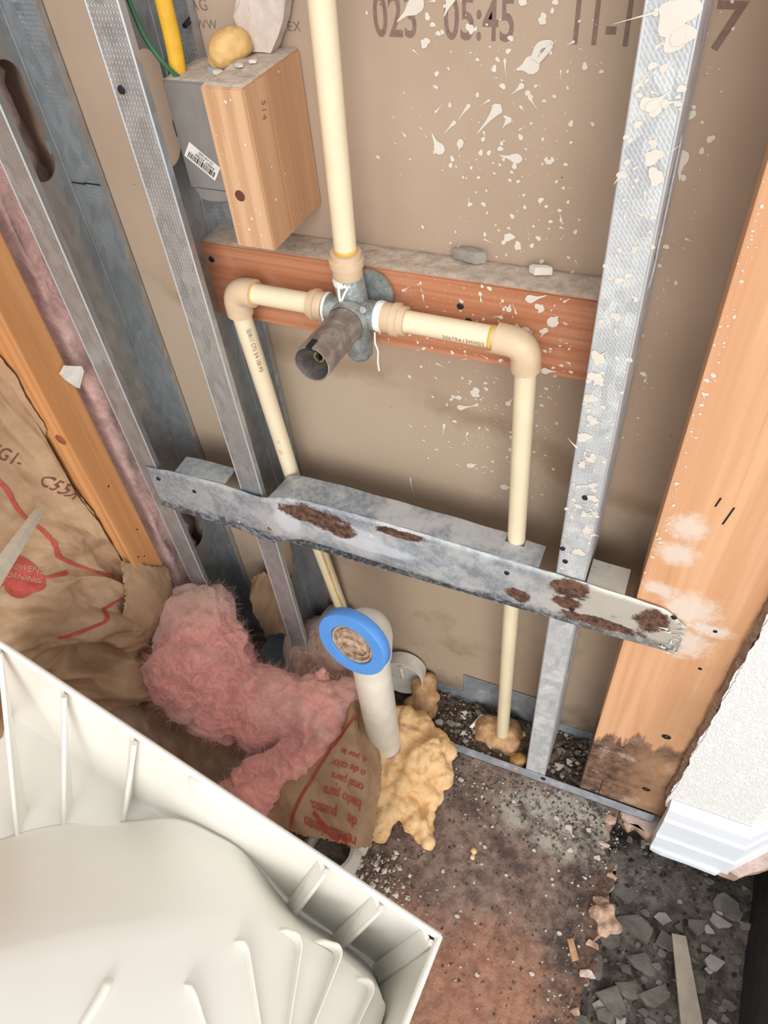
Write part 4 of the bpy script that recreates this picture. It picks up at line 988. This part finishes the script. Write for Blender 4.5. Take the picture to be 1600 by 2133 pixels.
tx, ty = Vector((-.93, -.10, 0)), Vector((.10, -.93, 0))
for s, x, y, sz in (('revestimiento', -.258, -.222, .0165), ('de    puesto.', -.262, -.204, .0165), ('bado para', -.262, -.184, .0165), ('onal para', -.266, -.166, .015), ('o de calor', -.270, -.148, .015), ('s, por lo', -.278, -.130, .013)):
    v, f = text2d(s, sz, 1.0, .82, .0002, 1); decal('printed_lettering', v, f, (x, y, .25), tx, ty, M_RED, kq, qt, .0013, .1)
v, f = ribbon2d([(-.262, -.237), (-.29, -.233), (-.322, -.222)], .005, 14); decal('red_print_line', v, f, (0, 0, .25), (1, 0, 0), (0, 1, 0), M_RED, kq, qt, .0013, .1)
v, f = ribbon2d([(-.352, -.247), (-.345, -.215), (-.335, -.175), (-.328, -.13), (-.318, -.08)], .0045, 14); decal('red_print_line', v, f, (0, 0, .25), (1, 0, 0), (0, 1, 0), M_RED, kq, qt, .0013, .1)
kb2 = blob('insulation_clump', [(-.455, .035, .10, .05), (-.43, .03, .13, .042), (-.405, .025, .14, .04), (-.41, .055, .165, .03), (-.385, .03, .13, .038), (-.445, .0, .11, .04), (-.40, -.005, .10, .045)], .005, lambda P, N: .006*fbm(P*22, 3)+.004*ridge(P*30, 2), mat_pink('brown_batt', (168, 138, 116), (128, 98, 78), (190, 150, 134)))
tag(kb2, 'brownish crushed batt piece behind the blue tape ring', 'insulation')
sc = empty('paper_scrap'); tag(sc, 'crumpled grey brown paper scrap at the foot of the middle steel stud', 'paper scrap')
sheet('scrap_sheet', [[(-.56, .05, .22), (-.53, .06, .245), (-.49, .065, .21)], [(-.555, .03, .16), (-.52, .045, .19), (-.485, .05, .16)], [(-.545, .02, .09), (-.51, .03, .12), (-.48, .03, .09)]], 40, 40, M_KRAFT2, sc, .05, .006, 41, .001, .001)

# ------------------------------------------------------------------ drain pipe with blue ring, foam, cap and flange
dp = empty('drain_pipe'); tag(dp, 'white plastic drain stub with elbow rising out of the spray foam', 'pipe')
dx, dy = -.2815, -.066
ax = Vector((-.12, -.95, .18)).normalized()
top = Vector((dx+.003, dy+.003, .397))
tube('pipe_run', [(dx-.002, dy, FZ+.001), (dx, dy, .36)], .0262, M_PVC, dp, 36)
tube('elbow', [Vector((dx, dy, .33))]+arc(top, (0, 0, -1), ax, .026, 10)+[top+ax*.026], .0300, M_PVC, dp, 36)
lathe('primer_band', [(.0262, 0), (.0268, .0004), (.0268, .006), (.0262, .0065)], (dx-.002, dy, .052), (0, 0, 1), M_PURPLE, dp, 36)
lathe('lower_hub', [(.0266, .0), (.0315, .0), (.0315, .05), (.0266, .05)], (dx-.002, dy, FZ+.001), (0, 0, 1), M_PVC, dp, 36)
rg = empty('blue_tape_roll'); tag(rg, 'blue tape ring around the open end of the drain elbow', 'tape'); ro = top+ax*.024
lathe('tape_ring', [(.0302, 0), (.0475, 0), (.0482, .001), (.0482, .0145), (.0470, .016), (.0308, .016), (.0302, .015)], ro, ax, M_BLUE, rg, 56, True, True)
rc = empty('test_plug'); tag(rc, 'dirty tan plug with ring ridges closing the drain elbow', 'plug')
lathe('plug_disc', [(0, .0), (.012, .0004), (.0205, 0), (.021, .003), (.0225, .0034), (.023, .001), (.026, .001), (.0265, .006), (.0285, .0065), (.0306, .004), (.0306, -.002), (0, -.002)], ro+ax*.0075, ax, mat_dust('dirty_plug', (196, 170, 146), (112, 88, 72)), rc, 40)

fpts = [(-.287, -.060, .03), (-.255, -.072, .035), (-.262, -.040, .055), (-.235, -.035, .045), (-.212, -.028, .035), (-.195, -.030, .02), (-.205, -.055, .03), (-.190, -.062, .012), (-.232, -.072, .040), (-.26, -.1, .04),
        (-.282, -.11, .035), (-.288, -.135, .025), (-.262, -.135, .03), (-.238, -.105, .032), (-.215, -.092, .018), (-.198, -.095, .0), (-.24, -.14, .018), (-.222, -.13, .005), (-.205, -.143, -.006), (-.19, -.148, -.012),
        (-.275, -.16, .012), (-.255, -.172, .0), (-.268, -.185, -.004), (-.25, -.155, .012), (-.285, -.088, .05), (-.245, -.012, .045), (-.268, -.014, .06), (-.30, -.10, .015), (-.225, -.055, .05)]
q = random.Random(9); fballs = []
for x, y, z in fpts:
    r = q.uniform(.019, .026); fballs.append((x, y, z, r)); 
    for k_ in range(2): fballs.append((x+q.uniform(-.018, .018), y+q.uniform(-.018, .018), z+q.uniform(-.01, .012), r*q.uniform(.45, .65)))
fm = blob('spray_foam', fballs, .0028, lambda P, N: .0035*fbm(P*42, 3)+.005*(np.sqrt(np.abs(vn(P*38+3)))-.6)-.002*np.abs(vn(P*110)), M_FOAM); tag(fm, 'large mass of set yellow spray foam around the drain pipe foot', 'foam')
f2 = blob('spray_foam', [(-.268, .062, .022, .022), (-.258, .040, .01, .024), (-.275, .035, .006, .02), (-.262, .075, .035, .014), (-.248, .055, .02, .014), (-.262, .022, .0, .018)], .0025, lambda P, N: .003*fbm(P*60, 3), mat_foam('tan_spray_foam', (212, 172, 126), (178, 136, 94))); tag(f2, 'smaller tan spray foam lump beside the white plastic cap', 'foam')
f3 = blob('spray_foam', [(-.112, .050, -.012, .027), (-.145, .05, -.012, .024), (-.128, .040, -.014, .022), (-.105, .034, -.018, .018), (-.152, .035, -.018, .014)], .0025, lambda P, N: .0025*fbm(P*60, 3), M_FOAM2); tag(f3, 'dusty spray foam mound around the foot of the right water pipe', 'foam')
f4 = blob('spray_foam', [(-.083, .010, -.014, .013), (-.078, .016, -.012, .011), (-.09, .018, -.018, .009)], .002, lambda P, N: .0015*fbm(P*80, 3), mat_foam('golden_foam', (200, 158, 96), (160, 116, 64))); tag(f4, 'golden brown foam nugget in the track by the right steel stud', 'foam')

cp = empty('drain_cover'); tag(cp, 'round white plastic cap with a tab leaning behind the drain pipe', 'cap')
ca = Vector((.10, -.93, .16)).normalized(); cc_ = Vector((-.306, .082, .048))
lathe('cap_dish', [(0, 0), (.030, 0), (.037, .002), (.0385, .030), (.0365, .030), (.035, .004), (0, .002)], cc_, ca, M_WHITE, cp, 40)
tube('cap_tab', [cc_+Vector((.004, -.024, .002)), cc_+Vector((.002, -.024, .033))], .0036, M_WHITE, cp, 10)
fg = empty('drain_flange'); tag(fg, 'white plastic drain flange ring lying by the tub edge', 'pipe fitting')
fc = Vector((-.309, -.231, FZ+.004))
lathe('flange_ring', [(.030, .0), (.046, .0), (.047, .004), (.046, .012), (.037, .014), (.036, .034), (.031, .034), (.030, .012)], fc, (.05, 0, 1), M_PVCG, fg, 48, True, True)
lathe('debris_fill', [(0, .006), (.02, .007), (.0302, .005)], fc, (.05, 0, 1), mat_dust('grey_lint', (150, 138, 128), (84, 74, 68)), fg, 30)
tube('pipe_stub', [(-.272, -.218, .0), (-.268, -.18, .002), (-.268, -.14, .004)], .0165, M_PVCG, fg, 28)

# ------------------------------------------------------------------ upturned tub
tub = empty('bathtub'); tag(tub, 'upturned white plastic tub showing its ribbed underside', 'bathtub')
TK = Vector((-.0879, -.33, .26)); Te = Vector((-.9404, .0922, .3273)); TU = Vector((.3377, .1414, .9306)); Th = Vector((-.0395, -.9857, .1641))
def T(s, u, h): return TK+Te*s+TU*u+Th*h
def tub_mesh(name, pts, f, smooth=False, thick=0.0): 
    o = mesh(name, [T(*p) for p in pts], f, M_TUB, tub, smooth)
    if thick: m = o.modifiers.new('t', 'SOLIDIFY'); m.thickness = thick; m.offset = 0
    return o
LS = .612; LD = -.205
bmT = bmesh.new()
def tplate(name, a, b, c, d, th=.004, bev=.0012):
    """quad plate through four tub-local corners, thickened"""
    P = [T(*p) for p in (a, b, c, d)]; n = (P[1]-P[0]).cross(P[3]-P[0]).normalized()*th/2
    bm = bmesh.new(); A = [bm.verts.new(p-n) for p in P]; B = [bm.verts.new(p+n) for p in P]
    bm.faces.new(A[::-1]); bm.faces.new(B)
    for i in range(4): bm.faces.new((A[i], A[(i+1) % 4], B[(i+1) % 4], B[i]))
    bmesh.ops.bevel(bm, geom=list(bm.edges), offset=bev, segments=2, affect='EDGES')
    return from_bm(name, bm, M_TUB, tub)
tplate('apron', (0, 0, 0), (LS, 0, 0), (LS, LD-.03, -.006), (0, LD-.03, -.006), .005)
tplate('end_wall', (0, 0, 0), (0, 0, .75), (0, LD-.03, .75), (0, LD-.03, 0), .005)
tplate('rim_deck', (0, LD, -.004), (LS, LD, -.004), (LS, LD, .75), (0, LD, .75), .005)
tube('rolled_edge', [T(s, 0, .0005) for s in np.linspace(-.001, LS, 12)], .0042, M_TUB, tub, 12)
tube('rolled_edge', [T(0, 0, h) for h in np.linspace(0, .6, 8)], .0042, M_TUB, tub, 12)
for s, s1, hh in ((.600, .491, .111), (.505, .455, .070), (.404, .396, .026)):     # tall gussets on the left
    rb = tplate('rib', (s, -.001, .012), (s1, LD, hh), (s1+.01, LD, hh-.026), (s+.012, -.001, 0), .0042)
    tube('rib_edge', [T(s, .001, .010), T(s1, LD+.002, hh)], .0030, M_TUB, rb, 10)
for s, hh in ((.142, .016), (.070, .016), (.006, .016)):     # short gussets on the right
    rb = tplate('rib', (s, -.001, .012), (s-.002, -.19, hh), (s+.012, LD, 0), (s+.014, -.001, 0), .005)
    tube('rib_edge', [T(s, .001, .011), T(s-.002, -.19, hh)], .0034, M_TUB, rb, 10)
tube('apron_boss', [T(.330, -.012, .001), T(.326, -.012, .003), T(.282, -.012, .003), T(.276, -.012, .001)], [.004, .008, .008, .004], M_TUB, tub, 14)
base = [(.62, LD, .42), (.605, LD, .33), (.56, LD, .22), (.506, LD, .124), (.455, LD, .068), (.399, LD, .030), (.335, -.15, .006), (.28, -.125, .003), (.23, -.125, .003), (.144, -.19, .006), (.068, -.195, .004), (.010, -.20, .012), (.004, LD, .04), (.004, LD, .12), (.004, LD, .25), (.004, LD, .42)]
RU = -.075
ringp = [(.445, RU, .42), (.428, RU, .33), (.411, RU, .272), (.387, RU, .230), (.340, RU, .182), (.285, RU, .135), (.243, RU, .107), (.206, RU, .086), (.168, RU, .071), (.115, RU, .058), (.070, RU, .056), (.038, RU, .058), (.018, RU, .064), (.008, RU, .085), (.006, RU, .2), (.006, RU, .42)]
NB = 90
bc = np.array([list(p) for p in smooth_path(base, 6)]); rcv = np.array([list(p) for p in smooth_path(ringp, 6)])
V = []; F = []; NV = 30; ctr = np.array([.19, .05, .42]); NR = 14
for i in range(len(bc)):
    for k_ in range(NV+1):
        t = k_/NV; g = t*t*(3-2*t); w = .5*g+.5*t**1.5
        p = bc[i]*(1-t)+rcv[i]*t; p[1] = bc[i][1]+(rcv[i][1]-bc[i][1])*(.15*t+.85*(1-(1-t)**1.9)*t**.45)
        V.append(p)
    for k_ in range(1, NR+1):
        t = k_/NR; p = rcv[i]*(1-t)+ctr*t; p[1] = RU+.022*math.sin(min(1, t*1.6)*math.pi/2); V.append(p)
n = NV+1+NR
for i in range(len(bc)-1):
    for j in range(n-1): F.append((i*n+j, (i+1)*n+j, (i+1)*n+j+1, i*n+j+1))
tub_mesh('basin', V, F, True, .004)
tube('basin_seam', [T(p[0], p[1]+.0005, p[2]) for p in rcv[12:-18]], .0010, M_TUB, tub, 8)
def fin(path, h0, h1, th=.0042):
    A_, B_, C_ = [Vector((a, b, 0)) for a, b in path]; rd = min(.014, (A_-B_).length*.7)
    P = [A_.lerp(B_+(A_-B_).normalized()*rd, t) for t in (0, .5)]+arc(B_, A_-B_, C_-B_, rd, 8)+[B_.lerp(C_, t) for t in (.3, .5, .75, 1)]; L_ = len(P); V = []; F = []
    for i, p in enumerate(P):
        t = i/(L_-1); hh = h0+(h1-h0)*min(1, t*4)**.5; d = (P[min(i+1, L_-1)]-P[max(i-1, 0)]).normalized(); s_ = Vector((-d.y, d.x, 0))*th/2
        for sg, hz in ((-1, .0), (-1, hh*.9), (-.4, hh), (.4, hh), (1, hh*.9), (1, .0)): V.append(T(p.x+s_.x*sg, RU-.002+hz, p.y+s_.y*sg))
    for i in range(L_-1):
        for j in range(5): F.append((i*6+j, i*6+j+1, i*6+j+7, i*6+j+6))
    F.append((0, 1, 2, 3, 4, 5)); F.append(tuple((L_-1)*6+j for j in range(6))[::-1])
    o = mesh('fin', V, F, M_TUB, tub, True); sharp(o, 50)
fin([(.281, .192), (.277, .205), (.272, .31)], .004, .022, .009); fin([(.214, .160), (.200, .163), (.11, .225)], .006, .028, .0042)
fin([(.190, .100), (.176, .101), (.09, .19)], .005, .028, .0038); fin([(.153, .064), (.127, .064), (.075, .20)], .004, .030, .0038)
fin([(.112, .053), (.081, .049), (.070, .20)], .004, .030, .0038); fin([(.053, .062), (.031, .060), (.038, .20)], .004, .026, .0038)

st = empty('trim_strip'); tag(st, 'white plastic trim strip poking in over the kraft paper at the left', 'trim strip')
a_, b_ = Vector((-.60, -.1834, .6105)), Vector((-.36, -.3533, .8286)); d_ = (b_-a_).normalized(); w_ = d_.cross(Vector((.55, .3, -.75))).normalized(); t_ = d_.cross(w_)
bm = bmesh.new()
cs = [(-.012, 0), (-.010, .006), (.009, .006), (.012, .001), (.008, -.004), (-.008, -.004)]
A = [bm.verts.new(a_+w_*x+t_*y) for x, y in cs]; B = [bm.verts.new(b_+d_*.15+w_*x+t_*y) for x, y in cs]
bm.faces.new(A[::-1]); bm.faces.new(B)
for i in range(6): bm.faces.new((A[i], A[(i+1) % 6], B[(i+1) % 6], B[i]))
from_bm('strip_body', bm, plain('aged_white_plastic', (232, 226, 208), .5, 0, .08, 30), st)

# ------------------------------------------------------------------ debris
def grit(name, n, fn, rr, mats, parent=None, seed=1, flat=.6):
    q = random.Random(seed); V = []; F = []; MI = []
    for i in range(n):
        x, y, z = fn(q); r = rr[0]+(rr[1]-rr[0])*q.random()**3; b = len(V); c = [q.uniform(.6, 1.3) for _ in range(6)]; a = q.uniform(0, 6.28); ca_, sa_ = math.cos(a), math.sin(a)
        pts = [(r*c[0], 0, 0), (0, r*c[1], 0), (-r*c[2], 0, 0), (0, -r*c[3]*.7, 0), (r*.2, 0, r*flat*c[4]), (0, r*.2, -r*flat*c[5])]
        V += [(x+px*ca_-py*sa_, y+px*sa_+py*ca_, z+pz) for px, py, pz in pts]
        for k_ in range(4): F += [(b+k_, b+(k_+1) % 4, b+4), (b+(k_+1) % 4, b+k_, b+5)]; MI += [i % len(mats)]*2
    o = mesh(name, V, F, mats, parent); o.data.polygons.foreach_set('material_index', MI); o['kind'] = 'stuff'; return o
def f_track(q):
    x = q.uniform(-.30, .02); 
    return x, q.uniform(.004, .088), FZ+.002+.012*q.random()+.006*max(0, math.sin(x*30+1))
tg = grit('track_grit', 1700, f_track, (.0012, .007), [M_GRIT, M_GRIT3, M_GRIT2, M_GRIT], None, 3, .7); tag(tg, 'brown and grey rubble grit filling the steel floor track', 'grit')
dust_bed('packed_dirt', -.45, .02, -.0005, .0905, FZ+.0012, .016, tr, mat_dust('brown_dirt', (128, 108, 92), (80, 64, 54)), 160, 26, 14)
def f_floor(q):
    while True:
        x = q.uniform(-.24, .10); y = q.uniform(-.34, -.004)
        if q.random() < (.2+.8*math.exp(-((y+.03)/.05)**2)+.5*math.exp(-((x-.075)/.03)**2)): return x, y, FZ+.0006
fgt = grit('floor_grit', 2800, f_floor, (.0004, .0034), [M_GRIT2, M_GRIT3, M_GRIT, M_GRIT3, M_GRIT], None, 5, .35); tag(fgt, 'fine pale and dark crumbs strewn over the rotten subfloor', 'grit')
def f_corner(q): return q.gauss(-.235, .035), q.gauss(-.235, .025), FZ+.001+.004*q.random()
fgt2 = grit('shavings', 420, f_corner, (.001, .007), [M_GRIT2, M_GRIT, M_CONC2, M_GRIT], None, 8, .3); tag(fgt2, 'pale shavings and grit by the drain flange', 'grit')
# lumps of particle board along the broken edge
q = random.Random(77)
for i in range(16):
    x, y = jag[int((i+.5)/16*len(jag)*.62)]; r = q.uniform(.006, .014)
    o = hull('board_fragment', [(x-.004+a, y+b, FZ-.001+c) for a, b, c in chunk_pts(r, .55, q)], q.choice((M_FLOOREDGE, M_PINKBOARD, M_FLOOREDGE, M_GRIT3)))
    tag(o, 'crumbled particle board fragment on the broken subfloor edge', 'fragment', 'board fragments along the hole')
bl = blob('board_clump', [(.098, -.155, FZ+.002, .014), (.112, -.168, FZ-.002, .012), (.085, -.162, FZ+.004, .012), (.1, -.178, FZ-.002, .011)], .0025, lambda P, N: .004*fbm(P*70, 4), M_FLOOREDGE); tag(bl, 'largest torn pinkish particle board clump at the hole edge', 'fragment')
wp = hull('wood_sliver', [(.062+a*1, -.222+b, FZ+.004+c) for a, b, c in [(-.008, .012, 0), (.0, .016, .001), (.014, -.008, .003), (.006, -.014, .002), (-.006, .01, .004), (.012, -.01, .006)]], M_BLOCK); tag(wp, 'light orange wood sliver on the subfloor near the hole', 'wood sliver')
# plaster chips on the floor
for i, (x, y, r) in enumerate(((-.161, -.046, .005), (.0206, -.0573, .006), (-.0921, -.1328, .004), (.0429, -.2068, .004), (-.18, -.216, .005), (.03, -.09, .005), (-.02, -.11, .004), (-.12, -.06, .004), (.05, -.05, .005), (-.05, -.16, .003), (.0, -.05, .005), (-.14, -.19, .004), (.015, -.14, .003), (-.10, -.24, .004), (-.07, -.05, .005), (.06, -.12, .004), (-.05, -.30, .004), (.02, -.27, .004), (-.09, -.10, .003), (.07, -.085, .006))):
    o = hull('plaster_chip', [(x+a, y+b, FZ+.0015+c) for a, b, c in chunk_pts(r, .22, random.Random(i+300))], M_CONC2); tag(o, 'small white plaster chip lying on the stained subfloor', 'chip', 'plaster chips on the subfloor')
for i, (x, y, r) in enumerate(((-.205, .035, .010), (-.19, .055, .008), (-.225, .03, .009), (-.17, .07, .007), (-.09, .06, .008), (-.135, .02, .008), (-.02, .055, .008), (-.005, .04, .007), (-.018, .03, .009), (.005, .06, .006))):
    o = hull('mortar_chip', [(x+a, y+b, FZ+.016+c) for a, b, c in chunk_pts(r, .3, random.Random(i+400))], M_CONC2 if i % 3 else M_CONC); tag(o, 'flat mortar chip lying in the grit of the floor track', 'chip', 'mortar chips in the floor track')
ws = hull('plastic_sliver', [(-.172+a, .052+b, FZ+.02+c) for a, b, c in [(-.003, -.014, 0), (.003, -.014, 0), (.008, .014, .004), (.014, .014, .004), (-.003, -.014, .002), (.014, .014, .006)]], M_WHITE); tag(ws, 'white plastic sliver in the track beside the right pipe', 'sliver')
ct = blob('foam_crumb', [(-.106, -.145, FZ+.004, .005), (-.105, -.155, FZ+.004, .004)], .0012, lambda P, N: .0008*fbm(P*250, 2), M_FOAM); tag(ct, 'yellow foam crumb in the middle of the subfloor', 'foam')
# rubble under the hole
q = random.Random(21)
spots = [(.1603, -.1027, .034, 0), (.1834, -.1458, .026, 0), (.208, -.0641, .016, 1), (.2042, -.1801, .03, 0), (.1766, -.1914, .026, 0), (.2884, -.103, .020, 1), (.2787, -.1426, .020, 0), (.1515, -.2156, .026, 0)]
for i in range(95):
    spots.append((q.uniform(.10, .33), q.uniform(-.30, .06), q.uniform(.004, .012) if i % 4 else q.uniform(.014, .024), 1 if i % 5 == 2 else 0))
for i, (x, y, r, k_) in enumerate(spots):
    z = gz_at(x, y)+.004; rx, ry = q.uniform(-.25, .25), q.uniform(-.25, .25)
    o = hull('rubble_piece', [(x+a, y+b, z+c+a*rx+b*ry) for a, b, c in chunk_pts(r, .22, q)], M_CONC2 if k_ else M_CONC)
    if i < 8: tag(o, ('largest grey concrete slab on the ground left of the beige offcut', 'grey concrete slab touching the left side of the beige offcut', 'pale plaster lump beyond the top end of the beige offcut', 'grey slab beside the middle of the beige offcut', 'grey slab left of the offcut near the photo bottom', 'pale plaster flake right of the beige offcut', 'square grey slab right of the beige offcut', 'grey slab nearest the broken subfloor at the photo bottom')[i], 'rubble'); continue
    tag(o, 'small broken concrete bit on the dark ground below the floor' if not k_ else 'small pale plaster bit on the dark ground below the floor', 'rubble', 'rubble under the hole')
bs = hull('trim_offcut', [(.2150, -.098, -.197), (.236, -.094, -.197), (.2500, -.225, -.205), (.282, -.216, -.205), (.2150, -.098, -.191), (.236, -.094, -.191), (.2500, -.225, -.199), (.282, -.216, -.199)], plain('beige_offcut', (190, 176, 156), .8, 0, .1, 40)); tag(bs, 'long beige trim offcut lying in the hole', 'offcut')
gg = grit('ground_grit', 1500, lambda q: (lambda x, y: (x, y, gz_at(x, y)+.001))(q.uniform(.08, .34), q.uniform(-.34, .08)), (.001, .006), [M_GRIT, M_GRIT3, M_CONC, M_GRIT3], None, 9, .5); tag(gg, 'loose grit covering the ground in the hole', 'grit')
